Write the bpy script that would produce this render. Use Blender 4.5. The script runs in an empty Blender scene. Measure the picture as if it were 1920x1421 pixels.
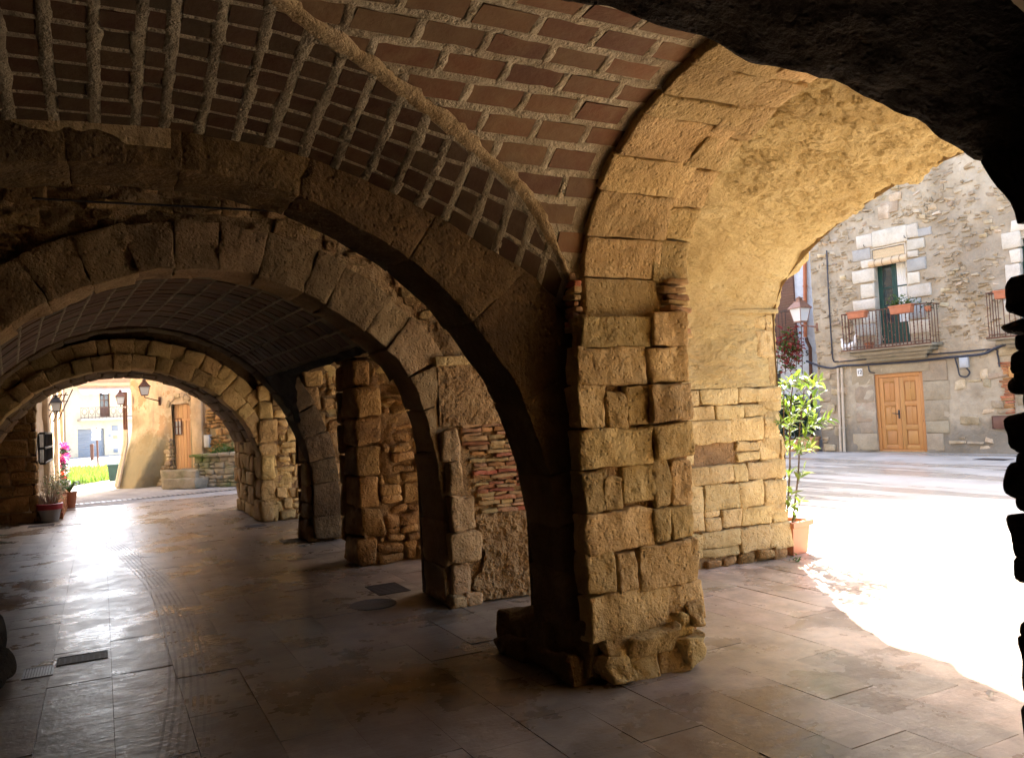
import bpy, math, random
import numpy as np
from mathutils import Matrix, Vector

scene = bpy.context.scene
COL = scene.collection
rnd = random.Random(7)

# ------------------------------------------------------------------ camera
F_PX, CX, CY = 1500.0, 960.0, 710.5          # focal length and centre in photo pixels (1920 wide)
EYE = np.array([0.0, 0.0, 1.6])
YAW, PITCH, ROLL = math.radians(27.274), math.atan(60 / 1500), -math.atan(0.05)
_F = np.array([math.sin(YAW) * math.cos(PITCH), math.cos(YAW) * math.cos(PITCH), math.sin(PITCH)])
_R0 = np.array([math.cos(YAW), -math.sin(YAW), 0.0])
_U0 = np.cross(_R0, _F)
_R = _R0 * math.cos(ROLL) + _U0 * math.sin(ROLL)
_U = -_R0 * math.sin(ROLL) + _U0 * math.cos(ROLL)
cam_d = bpy.data.cameras.new('camera')
cam_d.sensor_width = 36.0
cam_d.lens = 36.0 * F_PX / 1920.0
cam_d.clip_start, cam_d.clip_end = 0.05, 1000.0
cam = bpy.data.objects.new('camera', cam_d)
COL.objects.link(cam)
cam.matrix_world = Matrix(((_R[0], _U[0], -_F[0], EYE[0]), (_R[1], _U[1], -_F[1], EYE[1]),
                           (_R[2], _U[2], -_F[2], EYE[2]), (0, 0, 0, 1)))
scene.camera = cam

# ------------------------------------------------------------------ sky, sun, exposure
SUN_DIR = np.array([0.63, 0.86, 1.0]); SUN_DIR = SUN_DIR / np.linalg.norm(SUN_DIR)
SUN_EL = math.asin(SUN_DIR[2]); SUN_AZ = math.atan2(SUN_DIR[0], SUN_DIR[1])
world = bpy.data.worlds.new('World'); scene.world = world
world.use_nodes = True
wn = world.node_tree
sky = wn.nodes.new('ShaderNodeTexSky'); sky.sky_type = 'NISHITA'; sky.sun_disc = False
sky.sun_elevation = SUN_EL; sky.sun_rotation = SUN_AZ
sky.air_density = 0.9; sky.dust_density = 4.0; sky.ozone_density = 0.8
bg = wn.nodes['Background']; bg.inputs['Strength'].default_value = 0.13
wn.links.new(sky.outputs[0], bg.inputs['Color'])
sun_d = bpy.data.lights.new('sun', 'SUN'); sun_d.energy = 4.2; sun_d.angle = math.radians(0.53)
sun_d.color = (1.0, 0.945, 0.85)
sun = bpy.data.objects.new('sun', sun_d); COL.objects.link(sun)
sun.location = (30, 40, 60)
sun.rotation_euler = Vector(-SUN_DIR).to_track_quat('-Z', 'Y').to_euler()
vs = scene.view_settings
scene.display_settings.display_device = 'sRGB'
vs.view_transform = 'Standard'; vs.look = 'None'; vs.exposure = 3.25; vs.gamma = 1.0; vs.use_curve_mapping = False
scene.render.engine = 'CYCLES'
cy = scene.cycles
cy.max_bounces = 12; cy.diffuse_bounces = 8; cy.glossy_bounces = 4; cy.transmission_bounces = 6
cy.use_denoising = True; cy.sample_clamp_indirect = 8.0; cy.caustics_reflective = False; cy.caustics_refractive = False

# ------------------------------------------------------------------ measuring helpers
def ray(x, y):
    return _F + _R * ((x - CX) / F_PX) + _U * ((CY - y) / F_PX)
def gr(x, y, z=0.0):
    d = ray(x, y); return EYE + d * ((z - EYE[2]) / d[2])
def on_x(x, y, X):
    d = ray(x, y); return EYE + d * (X / d[0])
def on_y(x, y, Y):
    d = ray(x, y); return EYE + d * (Y / d[1])

# ------------------------------------------------------------------ noise
def _hash(ix, iy, iz, seed):
    h = (ix * 374761393 + iy * 668265263 + iz * 2147483647 + seed * 1274126177) & 0xFFFFFFFF
    h = ((h ^ (h >> 13)) * 1274126177) & 0xFFFFFFFF
    return ((h ^ (h >> 16)) & 0xFFFF) / 32767.5 - 1.0
def vnoise(p, seed=0):
    p = np.asarray(p, float); i = np.floor(p).astype(np.int64); f = p - i
    f = f * f * (3 - 2 * f); r = 0
    for a in (0, 1):
        wa = f[:, 0] if a else 1 - f[:, 0]
        for b in (0, 1):
            wb = f[:, 1] if b else 1 - f[:, 1]
            for c in (0, 1):
                wc = f[:, 2] if c else 1 - f[:, 2]
                r = r + wa * wb * wc * _hash(i[:, 0] + a, i[:, 1] + b, i[:, 2] + c, seed)
    return r
def fbm(p, freq, octv=3, seed=0, gain=0.5):
    p = np.asarray(p, float); a, s = 1.0, 0
    for k in range(octv):
        s = s + a * vnoise(p * freq, seed + 17 * k); a *= gain; freq *= 2.03
    return s

# ------------------------------------------------------------------ objects
WP = {}
def thing(name, label, cat, loc=(0, 0, 0), group=None, kind=None):
    o = bpy.data.objects.new(name, None); COL.objects.link(o)
    o.empty_display_size = 0.2
    o.location = loc; WP[o.name] = Vector(loc)
    if label: o['label'] = label
    if cat: o['category'] = cat
    if group: o['group'] = group
    if kind: o['kind'] = kind
    return o
def tag(o, label, cat, group=None, kind=None):
    if label: o['label'] = label
    if cat: o['category'] = cat
    if group: o['group'] = group
    if kind: o['kind'] = kind
    return o
def link(o, loc, parent):
    COL.objects.link(o)
    if parent is not None:
        o.parent = parent
        o.matrix_parent_inverse = Matrix.Translation(-WP[parent.name])
    WP[o.name] = Vector(loc)
def mesh_from(name, v, f, mat, smooth=35):
    me = bpy.data.meshes.new(name)
    me.from_pydata([tuple(map(float, q)) for q in v], [], [tuple(map(int, q)) for q in f])
    if smooth:
        me.shade_smooth()
        if smooth < 180: me.set_sharp_from_angle(angle=math.radians(smooth))
    if mat is not None:
        me.materials.append(mat)
    return me
def obj(name, vf, mat, parent=None, smooth=35, kind=None, base=False):
    v, f = vf; v = np.asarray(v, float)
    c = (v.min(0) + v.max(0)) / 2
    if base: c[2] = v[:, 2].min()
    me = mesh_from(name, v - c, f, mat, smooth)
    o = bpy.data.objects.new(name, me); o.location = c
    link(o, c, parent)
    if kind: o['kind'] = kind
    return o
def inst(name, me, M, parent):
    o = bpy.data.objects.new(name, me)
    link(o, M.to_translation(), parent)
    o.matrix_basis = M
    return o
def cat_vf(lst):
    V, Fc, n = [], [], 0
    for v, f in lst:
        V.append(np.asarray(v, float)); Fc.extend([tuple(i + n for i in q) for q in f]); n += len(v)
    return np.concatenate(V), Fc

# ------------------------------------------------------------------ shapes
_topo = {}
def cube_topo(a, b, c):
    key = (a, b, c)
    if key in _topo: return _topo[key]
    idx, pts, faces = {}, [], []
    def g(i, j, k):
        if (i, j, k) not in idx:
            idx[(i, j, k)] = len(pts); pts.append((i, j, k))
        return idx[(i, j, k)]
    for i in range(a):
        for j in range(b):
            faces.append((g(i, j, 0), g(i, j + 1, 0), g(i + 1, j + 1, 0), g(i + 1, j, 0)))
            faces.append((g(i, j, c), g(i + 1, j, c), g(i + 1, j + 1, c), g(i, j + 1, c)))
    for i in range(a):
        for k in range(c):
            faces.append((g(i, 0, k), g(i + 1, 0, k), g(i + 1, 0, k + 1), g(i, 0, k + 1)))
            faces.append((g(i, b, k), g(i, b, k + 1), g(i + 1, b, k + 1), g(i + 1, b, k)))
    for j in range(b):
        for k in range(c):
            faces.append((g(0, j, k), g(0, j, k + 1), g(0, j + 1, k + 1), g(0, j + 1, k)))
            faces.append((g(a, j, k), g(a, j + 1, k), g(a, j + 1, k + 1), g(a, j, k + 1)))
    _topo[key] = (np.array(pts), faces)
    return _topo[key]
def _lat(n, h, r):
    if n == 1: return np.array([-h, h])
    if n == 2: return np.array([-h, 0, h])
    e = min(r * 0.75, h * 0.5)
    return np.concatenate([[-h], np.linspace(-h + e, h - e, n - 1), [h]])
def block(lo, hi, fn=None, seg=(3, 3, 3), r=0.02, amp=0.0, freq=4.0, jit=0.0, seed=None):
    """rounded, roughened stone between two corners (metres), carried into space by fn"""
    if seed is None: seed = rnd.randrange(1 << 20)
    rg = np.random.RandomState(seed)
    lo = np.array(lo, float); hi = np.array(hi, float); h = (hi - lo) / 2; m = (hi + lo) / 2
    r = min(r, h.min() * 0.95)
    P, faces = cube_topo(*seg)
    ax = [_lat(seg[k], h[k], r) for k in range(3)]
    q = np.stack([ax[k][P[:, k]] for k in range(3)], 1)
    if r > 0:
        inner = np.clip(q, -(h - r), h - r); d = q - inner
        n = np.linalg.norm(d, axis=1, keepdims=True); n[n < 1e-9] = 1
        q = np.where(n > 1e-8, inner + d / n * r, q)
    if jit > 0:
        J = rg.uniform(-jit, jit, (2, 2, 2, 3)); t = (q / h + 1) / 2; o = 0
        for a in (0, 1):
            for b in (0, 1):
                for c in (0, 1):
                    w = (t[:, 0] if a else 1 - t[:, 0]) * (t[:, 1] if b else 1 - t[:, 1]) * (t[:, 2] if c else 1 - t[:, 2])
                    o = o + w[:, None] * J[a, b, c]
        q = q + o
    q = q + m
    if amp > 0:
        off = rg.uniform(0, 50, 3)
        D = np.stack([fbm(q + off + 31 * k, freq, 3, seed % 997 + k) for k in range(3)], 1)
        q = q + D * amp
    if fn is not None: q = fn(q)
    return q, faces
def frame_fn(o, eu, ev, ew):
    o, eu, ev, ew = map(lambda t: np.array(t, float), (o, eu, ev, ew))
    return lambda q: o + q[:, :1] * eu + q[:, 1:2] * ev + q[:, 2:3] * ew
def box(x0, x1, y0, y1, z0, z1):
    v = [(x, y, z) for x in (x0, x1) for y in (y0, y1) for z in (z0, z1)]
    f = [(0, 1, 3, 2), (4, 6, 7, 5), (0, 4, 5, 1), (2, 3, 7, 6), (0, 2, 6, 4), (1, 5, 7, 3)]
    return np.array(v, float), f
def rbox(x0, x1, y0, y1, z0, z1, r=0.006):
    return block((x0, y0, z0), (x1, y1, z1), None, (3, 3, 3), r)
def grid(fn, nu, nv):
    """fn maps (N,2) parameters in 0..1 to points"""
    u, v = np.meshgrid(np.linspace(0, 1, nu + 1), np.linspace(0, 1, nv + 1), indexing='ij')
    P = fn(np.stack([u.ravel(), v.ravel()], 1)); w = nv + 1
    f = [(i * w + j, (i + 1) * w + j, (i + 1) * w + j + 1, i * w + j + 1) for i in range(nu) for j in range(nv)]
    return P, f
def tube(pts, r, n=8, cap=True):
    pts = np.asarray(pts, float); m = len(pts)
    rs = np.full(m, r) if np.isscalar(r) else np.asarray(r, float)
    T = np.gradient(pts, axis=0); T /= np.linalg.norm(T, axis=1, keepdims=True) + 1e-12
    up = np.array([0, 0, 1.0]) if abs(T[0][2]) < 0.9 else np.array([1.0, 0, 0])
    V = []
    for i in range(m):
        a = np.cross(T[i], up); la = np.linalg.norm(a)
        a = a / la if la > 1e-6 else np.array([1.0, 0, 0])
        b = np.cross(T[i], a); up = -b if np.dot(-b, up) > 0 else b
        for k in range(n):
            t = 2 * math.pi * k / n
            V.append(pts[i] + rs[i] * (math.cos(t) * a + math.sin(t) * b))
    f = [(i * n + k, i * n + (k + 1) % n, (i + 1) * n + (k + 1) % n, (i + 1) * n + k) for i in range(m - 1) for k in range(n)]
    if cap:
        f.append(tuple(range(n))[::-1]); f.append(tuple((m - 1) * n + k for k in range(n)))
    return np.array(V), f
def lathe(prof, c, n=20, sq=False):
    """profile of (radius, height) turned about a vertical axis; sq makes a four-sided body"""
    V = []; c = np.array(c, float)
    if sq: n = 4
    for r, z in prof:
        for k in range(n):
            t = 2 * math.pi * (k + (0.5 if sq else 0)) / n
            rr = r * (math.sqrt(2) if sq else 1)
            V.append(c + np.array([rr * math.cos(t), rr * math.sin(t), z]))
    m = len(prof)
    f = [(i * n + k, i * n + (k + 1) % n, (i + 1) * n + (k + 1) % n, (i + 1) * n + k) for i in range(m - 1) for k in range(n)]
    f.append(tuple(range(n))[::-1]); f.append(tuple((m - 1) * n + k for k in range(n)))
    return np.array(V), f
def rotz(vf, c, a):
    v, f = vf; v = np.asarray(v, float) - np.array(c); ca, sa = math.cos(a), math.sin(a)
    v = np.stack([v[:, 0] * ca - v[:, 1] * sa, v[:, 0] * sa + v[:, 1] * ca, v[:, 2]], 1) + np.array(c)
    return v, f

class Profile:
    """a curve through points, measured by its length, with outward normals (to the left of travel is inside)"""
    def __init__(s, pts, smooth=True, n=400):
        P = np.array(pts, float)
        if smooth:
            Q = [P[0] * 2 - P[1]] + list(P) + [P[-1] * 2 - P[-2]]; out = []
            for i in range(1, len(Q) - 2):
                for t in np.linspace(0, 1, 24, endpoint=False):
                    a, b, c, d = Q[i - 1], Q[i], Q[i + 1], Q[i + 2]
                    out.append(0.5 * ((2 * b) + (-a + c) * t + (2 * a - 5 * b + 4 * c - d) * t * t + (-a + 3 * b - 3 * c + d) * t ** 3))
            out.append(P[-1]); P = np.array(out)
        L = np.concatenate([[0], np.cumsum(np.linalg.norm(np.diff(P, axis=0), axis=1))])
        s.len = L[-1]; u = np.linspace(0, s.len, n)
        s.u = u; s.a = np.interp(u, L, P[:, 0]); s.z = np.interp(u, L, P[:, 1])
        ta, tz = np.gradient(s.a), np.gradient(s.z); l = np.hypot(ta, tz) + 1e-9
        s.na, s.nz = tz / l, -ta / l
        k = np.ones(15) / 15
        pad = lambda x: np.convolve(np.pad(x, 7, mode='edge'), k, mode='valid')
        s.na, s.nz = pad(s.na), pad(s.nz)
    def at(s, u, r):
        na, nz = np.interp(u, s.u, s.na), np.interp(u, s.u, s.nz)
        return np.interp(u, s.u, s.a) + r * na, np.interp(u, s.u, s.z) + r * nz
    def u_at(s, a):
        """length at which the curve is nearest to the point a = (across, z)"""
        return s.u[np.argmin((s.a - a[0]) ** 2 + (s.z - a[1]) ** 2)]
def arch_pts(c, a, sp, b, z0=0.0, n=24):
    """right foot, up, over the half ellipse, down to the left foot"""
    p = [(c + a, z) for z in np.linspace(z0, sp, 5)[:-1]]
    p += [(c + a * math.cos(t), sp + b * math.sin(t)) for t in np.linspace(0, math.pi, n)]
    p += [(c - a, z) for z in np.linspace(sp, z0, 5)[1:]]
    return p
class Fr:
    """upright wall frame: u to the right as seen from outside, o outward, z up"""
    def __init__(s, p, n_angle):
        s.p = np.array([p[0], p[1], 0.0]); s.n = np.array([math.cos(n_angle), math.sin(n_angle), 0.0])
        s.u = np.array([-s.n[1], s.n[0], 0.0])
    def pt(s, u, o, z): return s.p + s.u * u + s.n * o + np.array([0, 0, z])
    def fn(s, q): return s.p + q[:, :1] * s.u + q[:, 1:2] * s.n + q[:, 2:3] * np.array([0, 0, 1.0])
    def hit(s, x, y, o=0.0):
        d = ray(x, y); p0 = s.p + s.n * o
        P = EYE + d * (np.dot(p0 - EYE, s.n) / np.dot(d, s.n))
        return float(np.dot(P - s.p, s.u)), float(P[2])
    def box(s, u0, u1, o0, o1, z0, z1, r=0.0, amp=0.0, freq=6.0, seg=(3, 3, 3), jit=0.0):
        if r <= 0:
            v, f = box(u0, u1, o0, o1, z0, z1)
            return s.fn(v), f
        return block((u0, o0, z0), (u1, o1, z1), s.fn, seg, r, amp, freq, jit)
    def rect(s, x0, y0, x1, y1, o=0.0):
        """photo rectangle -> u0, u1, z0, z1 on this wall"""
        a, b = s.hit(x0, (y0 + y1) / 2, o)[0], s.hit(x1, (y0 + y1) / 2, o)[0]
        xm = (x0 + x1) / 2
        return min(a, b), max(a, b), s.hit(xm, y1, o)[1], s.hit(xm, y0, o)[1]

def rubble(u0, u1, v0, v1, hmin, hmax, wmin, wmax, split=0.25, gap=0.012):
    """courses of stones of uneven height and length -> rectangles"""
    out, v = [], v0
    while v < v1 - 0.02:
        h = min(rnd.uniform(hmin, hmax), v1 - v)
        if v1 - (v + h) < hmin * 0.6: h = v1 - v
        u = u0 - rnd.uniform(0, wmax * 0.6)
        while u < u1:
            w = rnd.uniform(wmin, wmax); a, b = max(u, u0), min(u + w, u1)
            if b - a > 0.035:
                if rnd.random() < split and h > hmin * 1.15:
                    m = v + h * rnd.uniform(0.35, 0.65)
                    out.append((a + gap / 2, b - gap / 2, v + gap / 2, m - gap / 2))
                    out.append((a + gap / 2, b - gap / 2, m + gap / 2, v + h - gap / 2))
                else:
                    out.append((a + gap / 2, b - gap / 2, v + gap / 2, v + h - gap / 2))
            u += w
        v += h
    return out

# ------------------------------------------------------------------ materials
class NB:
    def __init__(s, name):
        s.m = bpy.data.materials.new(name); s.m.use_nodes = True
        s.t = s.m.node_tree; s.b = s.t.nodes['Principled BSDF']
        s.geo = s.t.nodes.new('ShaderNodeNewGeometry'); s.inf = s.t.nodes.new('ShaderNodeObjectInfo')
        s.pos = s.geo.outputs['Position']; s.rand = s.inf.outputs['Random']
    def L(s, a, b): s.t.links.new(a, b)
    def setin(s, sock, v):
        if hasattr(v, 'links'): s.L(v, sock)
        else: sock.default_value = v
    def math(s, op, a, b=0.0, c=0.0, clamp=False):
        n = s.t.nodes.new('ShaderNodeMath'); n.operation = op; n.use_clamp = clamp
        for i, v in enumerate((a, b, c)): s.setin(n.inputs[i], v)
        return n.outputs[0]
    def scale(s, vec, x, y, z):
        n = s.t.nodes.new('ShaderNodeVectorMath'); n.operation = 'MULTIPLY'
        s.L(vec, n.inputs[0]); n.inputs[1].default_value = (x, y, z); return n.outputs[0]
    def add(s, vec, v2):
        n = s.t.nodes.new('ShaderNodeVectorMath'); n.operation = 'ADD'
        s.L(vec, n.inputs[0]); s.setin(n.inputs[1], v2); return n.outputs[0]
    def xyz(s, vec):
        n = s.t.nodes.new('ShaderNodeSeparateXYZ'); s.L(vec, n.inputs[0]); return n.outputs
    def noise(s, sc, det=4, rough=0.55, vec=None, dist=0.0):
        n = s.t.nodes.new('ShaderNodeTexNoise'); n.inputs['Scale'].default_value = sc
        n.inputs['Detail'].default_value = det; n.inputs['Roughness'].default_value = rough
        n.inputs['Distortion'].default_value = dist
        s.L(vec if vec is not None else s.pos, n.inputs['Vector']); return n.outputs['Fac']
    def voro(s, sc, feat='F1', vec=None):
        n = s.t.nodes.new('ShaderNodeTexVoronoi'); n.feature = feat; n.inputs['Scale'].default_value = sc
        s.L(vec if vec is not None else s.pos, n.inputs['Vector']); return n.outputs['Distance'], n.outputs.get('Color')
    def ramp(s, fac, stops, interp='LINEAR'):
        n = s.t.nodes.new('ShaderNodeValToRGB'); cr = n.color_ramp; cr.interpolation = interp
        while len(cr.elements) < len(stops): cr.elements.new(0.5)
        for e, (p, c) in zip(cr.elements, stops):
            e.position = p; e.color = (c, c, c, 1) if isinstance(c, (int, float)) else (*c, 1)
        s.L(fac, n.inputs[0]); return n.outputs[0]
    def mix(s, fac, a, b, mode='MIX'):
        n = s.t.nodes.new('ShaderNodeMix'); n.data_type = 'RGBA'; n.blend_type = mode
        s.setin(n.inputs[0], fac)
        for k, v in ((6, a), (7, b)):
            if isinstance(v, tuple): n.inputs[k].default_value = (*v, 1)
            else: s.L(v, n.inputs[k])
        return n.outputs[2]
    def hsv(s, col, h=0.5, sa=1.0, v=1.0):
        n = s.t.nodes.new('ShaderNodeHueSaturation'); s.L(col, n.inputs['Color'])
        s.setin(n.inputs['Hue'], h); s.setin(n.inputs['Saturation'], sa); s.setin(n.inputs['Value'], v); return n.outputs[0]
    def bump(s, h, strength=0.5, dist=0.02, prev=None):
        n = s.t.nodes.new('ShaderNodeBump'); n.inputs['Strength'].default_value = strength
        n.inputs['Distance'].default_value = dist; s.L(h, n.inputs['Height'])
        if prev is not None: s.L(prev, n.inputs['Normal'])
        return n.outputs[0]
    def vary(s, col, v=0.25, h=0.02):
        """each object of its own shade"""
        vv = s.math('MULTIPLY_ADD', s.rand, 2 * v, 1 - v)
        r2 = s.math('FRACT', s.math('MULTIPLY', s.rand, 7.31))
        hh = s.math('MULTIPLY_ADD', r2, 2 * h, 0.5 - h)
        return s.hsv(col, hh, 1.0, vv)
    def out(s, col, rough=0.9, normal=None, spec=0.3, metal=0.0):
        s.setin(s.b.inputs['Base Color'], (*col, 1) if isinstance(col, tuple) else col)
        s.setin(s.b.inputs['Roughness'], rough)
        if normal is not None: s.L(normal, s.b.inputs['Normal'])
        s.b.inputs['Specular IOR Level'].default_value = spec
        s.b.inputs['Metallic'].default_value = metal
        return s.m

def stone_mat(name, dark, mid, light, sc=3.0, bs=0.7, bd=0.02, var=0.20, hue=0.004, grime=None, gsc=1.1, strata=1.0, fine=28):
    n = NB(name)
    base = n.ramp(n.noise(sc, 6, 0.62), [(0.28, dark), (0.5, mid), (0.74, light)])
    base = n.mix(n.math('MULTIPLY', n.ramp(n.noise(sc * 9, 3), [(0.45, 0.0), (0.75, 1.0)]), 0.35), base, tuple(c * 0.62 for c in mid))
    base = n.mix(n.math('MULTIPLY', n.ramp(n.noise(sc * 26, 4, 0.7), [(0.54, 0.0), (0.72, 1.0)]), 0.36), base, tuple(c * 0.5 for c in mid))
    base = n.mix(n.math('MULTIPLY', n.ramp(n.noise(sc * 17, 4, 0.7), [(0.28, 1.0), (0.44, 0.0)]), 0.4), base, tuple(min(1, c * 1.2) for c in light))
    base = n.vary(base, var, hue)
    if grime:
        base = n.mix(n.math('MULTIPLY', n.ramp(n.noise(gsc, 5, 0.6), [(0.5, 0.0), (0.68, 1.0)]), grime[1]), base, grime[0])
    v = n.scale(n.pos, 1.0, 1.0, strata)
    d1, _ = n.voro(fine, vec=v)
    h = n.math('ADD', n.math('MULTIPLY', n.noise(fine * 0.45, 6, 0.65, v), 1.0), n.math('MULTIPLY', n.ramp(d1, [(0.0, 0.0), (0.35, 1.0)]), 0.22))
    nb = n.bump(h, bs, bd * 1.8)
    return n.out(base, 0.92, nb, 0.15)

M = {}
M['gold'] = stone_mat('golden sandstone', (0.32, 0.21, 0.085), (0.50, 0.345, 0.148), (0.59, 0.435, 0.21), 2.6, 0.9, 0.03, 0.22, 0.007)
M['gold_pale'] = stone_mat('pale golden sandstone', (0.35, 0.24, 0.10), (0.51, 0.37, 0.17), (0.59, 0.45, 0.235), 2.6, 0.9, 0.03, 0.14)
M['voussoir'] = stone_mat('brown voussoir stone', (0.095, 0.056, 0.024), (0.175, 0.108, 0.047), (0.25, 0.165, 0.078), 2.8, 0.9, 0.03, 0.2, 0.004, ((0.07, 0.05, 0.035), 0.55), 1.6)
M['voussoir_dark'] = stone_mat('dark voussoir stone', (0.06, 0.038, 0.018), (0.11, 0.072, 0.036), (0.17, 0.115, 0.06), 2.8, 0.9, 0.03, 0.2)  # darker copy of the voussoir stone, for arch three
M['voussoir_lit'] = stone_mat('lit voussoir stone', (0.20, 0.115, 0.05), (0.33, 0.205, 0.095), (0.42, 0.28, 0.14), 2.8, 0.9, 0.03, 0.15, 0.004, ((0.10, 0.065, 0.035), 0.5), 1.2)  # paler voussoir copy: the light on arch two put into the colour
M['rubble'] = stone_mat('rubble stone', (0.21, 0.12, 0.046), (0.38, 0.225, 0.09), (0.50, 0.33, 0.145), 3.4, 1.0, 0.04, 0.26, 0.006, ((0.06, 0.045, 0.03), 0.4), 2.2)
M['mortar'] = stone_mat('earth mortar', (0.16, 0.095, 0.045), (0.28, 0.175, 0.085), (0.36, 0.24, 0.12), 5, 1.0, 0.03, 0.0)
M['earth'] = stone_mat('rough orange earth render', (0.24, 0.13, 0.055), (0.40, 0.245, 0.11), (0.50, 0.33, 0.165), 5, 1.0, 0.04, 0.0, 0, None, 1, 1, 34)
M['tan'] = stone_mat('tan weathered stone', (0.30, 0.175, 0.08), (0.47, 0.29, 0.14), (0.57, 0.38, 0.20), 2.6, 0.9, 0.03, 0.12)
M['mortar_dark'] = stone_mat('dark earth mortar', (0.05, 0.032, 0.018), (0.10, 0.064, 0.034), (0.15, 0.098, 0.052), 5, 1.0, 0.03, 0.0)
M['shade_stone'] = stone_mat('shade-black stone', (0.016, 0.012, 0.009), (0.038, 0.028, 0.019), (0.07, 0.052, 0.034), 2.4, 1.0, 0.04, 0.2)  # near-black tone: shade of the unlit jamb and vault put into the colour

def plaster_mat():
    n = NB('golden rough plaster')
    v = n.scale(n.pos, 0.55, 1.0, 1.0)
    c = n.ramp(n.noise(1.6, 6, 0.6), [(0.3, (0.41, 0.285, 0.115)), (0.5, (0.53, 0.39, 0.17)), (0.72, (0.60, 0.46, 0.225))])
    c = n.mix(n.math('MULTIPLY', n.ramp(n.noise(7, 5, 0.65, v), [(0.5, 0.0), (0.72, 1.0)]), 0.3), c, (0.33, 0.22, 0.085))
    c = n.mix(n.math('MULTIPLY', n.ramp(n.noise(26, 4, 0.7, v), [(0.58, 0.0), (0.72, 1.0)]), 0.4), c, (0.28, 0.18, 0.07))
    c = n.mix(n.math('MULTIPLY', n.ramp(n.noise(48, 3, 0.7), [(0.55, 0.0), (0.68, 1.0)]), 0.35), c, (0.26, 0.17, 0.065))
    c = n.mix(n.math('MULTIPLY', n.ramp(n.noise(0.9, 3), [(0.55, 0.0), (0.7, 1.0)]), 0.35), c, (0.50, 0.36, 0.2))
    pit = n.ramp(n.voro(7, vec=n.scale(n.add(n.pos, n.scale(n.pos, 0.1, 0.0, 0.2)), 0.4, 1.3, 1.6))[0], [(0.0, 0.0), (0.16, 1.0)])
    h = n.math('ADD', n.noise(11, 8, 0.68, v), n.math('MULTIPLY', pit, 0.25))
    nb = n.bump(h, 1.0, 0.10)
    nb = n.bump(n.noise(60, 4, 0.6), 0.6, 0.015, nb)
    return n.out(c, 0.95, nb, 0.1)
M['plaster'] = plaster_mat()

def tile_mat(name='flat vault tile', k=1.0):
    n = NB(name)
    c = n.ramp(n.rand, [(p, tuple(x * k for x in q)) for p, q in ((0.0, (0.135, 0.056, 0.026)), (0.35, (0.18, 0.080, 0.035)), (0.6, (0.165, 0.100, 0.046)), (0.8, (0.215, 0.100, 0.045)), (1.0, (0.12, 0.084, 0.042)))])
    c = n.mix(n.math('MULTIPLY', n.ramp(n.noise(9, 5, 0.6), [(0.4, 0.0), (0.75, 1.0)]), 0.45), c, (0.28 * k, 0.20 * k, 0.10 * k))
    c = n.mix(n.math('MULTIPLY', n.ramp(n.noise(2.0, 3), [(0.45, 0.0), (0.7, 1.0)]), 0.35), c, (0.08, 0.05, 0.035))
    nb = n.bump(n.noise(40, 4), 0.35, 0.01)
    return n.out(c, 0.8, nb, 0.25)
M['tile'] = tile_mat()
M['tile_dim'] = tile_mat('darker vault tile', 0.6)  # darker copy of the vault tile, for the far barrel
M['tile_dark'] = tile_mat('shaded vault tile', 0.42)  # darkened tile copy: the left web's shade put into the colour
M['joint'] = stone_mat('lime mortar joint', (0.34, 0.27, 0.16), (0.54, 0.445, 0.29), (0.64, 0.55, 0.38), 7, 1.0, 0.03, 0.05, 0.0, ((0.22, 0.15, 0.09), 0.5), 2.5, 1.0, 45)
M['joint_mid'] = stone_mat('shaded mortar joint', (0.20, 0.16, 0.10), (0.35, 0.29, 0.19), (0.44, 0.37, 0.25), 7, 1.0, 0.03, 0.05, 0.0, ((0.16, 0.125, 0.08), 0.5), 2.5, 1.0, 45)  # darkened joint copy: the left web's shade put into the colour
M['joint_dim'] = stone_mat('darker mortar joint', (0.13, 0.10, 0.06), (0.25, 0.195, 0.12), (0.33, 0.27, 0.18), 7, 1.0, 0.02, 0.05)  # darker copy of the joint mortar, for the far barrel
M['groin'] = stone_mat('groin mortar', (0.33, 0.22, 0.10), (0.47, 0.34, 0.18), (0.55, 0.42, 0.25), 5, 0.9, 0.02, 0.05, 0.0, None, 1, 1, 45)
M['brick'] = stone_mat('old red brick', (0.28, 0.105, 0.05), (0.40, 0.17, 0.08), (0.47, 0.27, 0.13), 6, 0.7, 0.02, 0.3, 0.02)
M['brick_tan'] = stone_mat('old tan brick', (0.32, 0.18, 0.085), (0.44, 0.27, 0.13), (0.52, 0.35, 0.18), 6, 0.7, 0.02, 0.25, 0.02)

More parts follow.
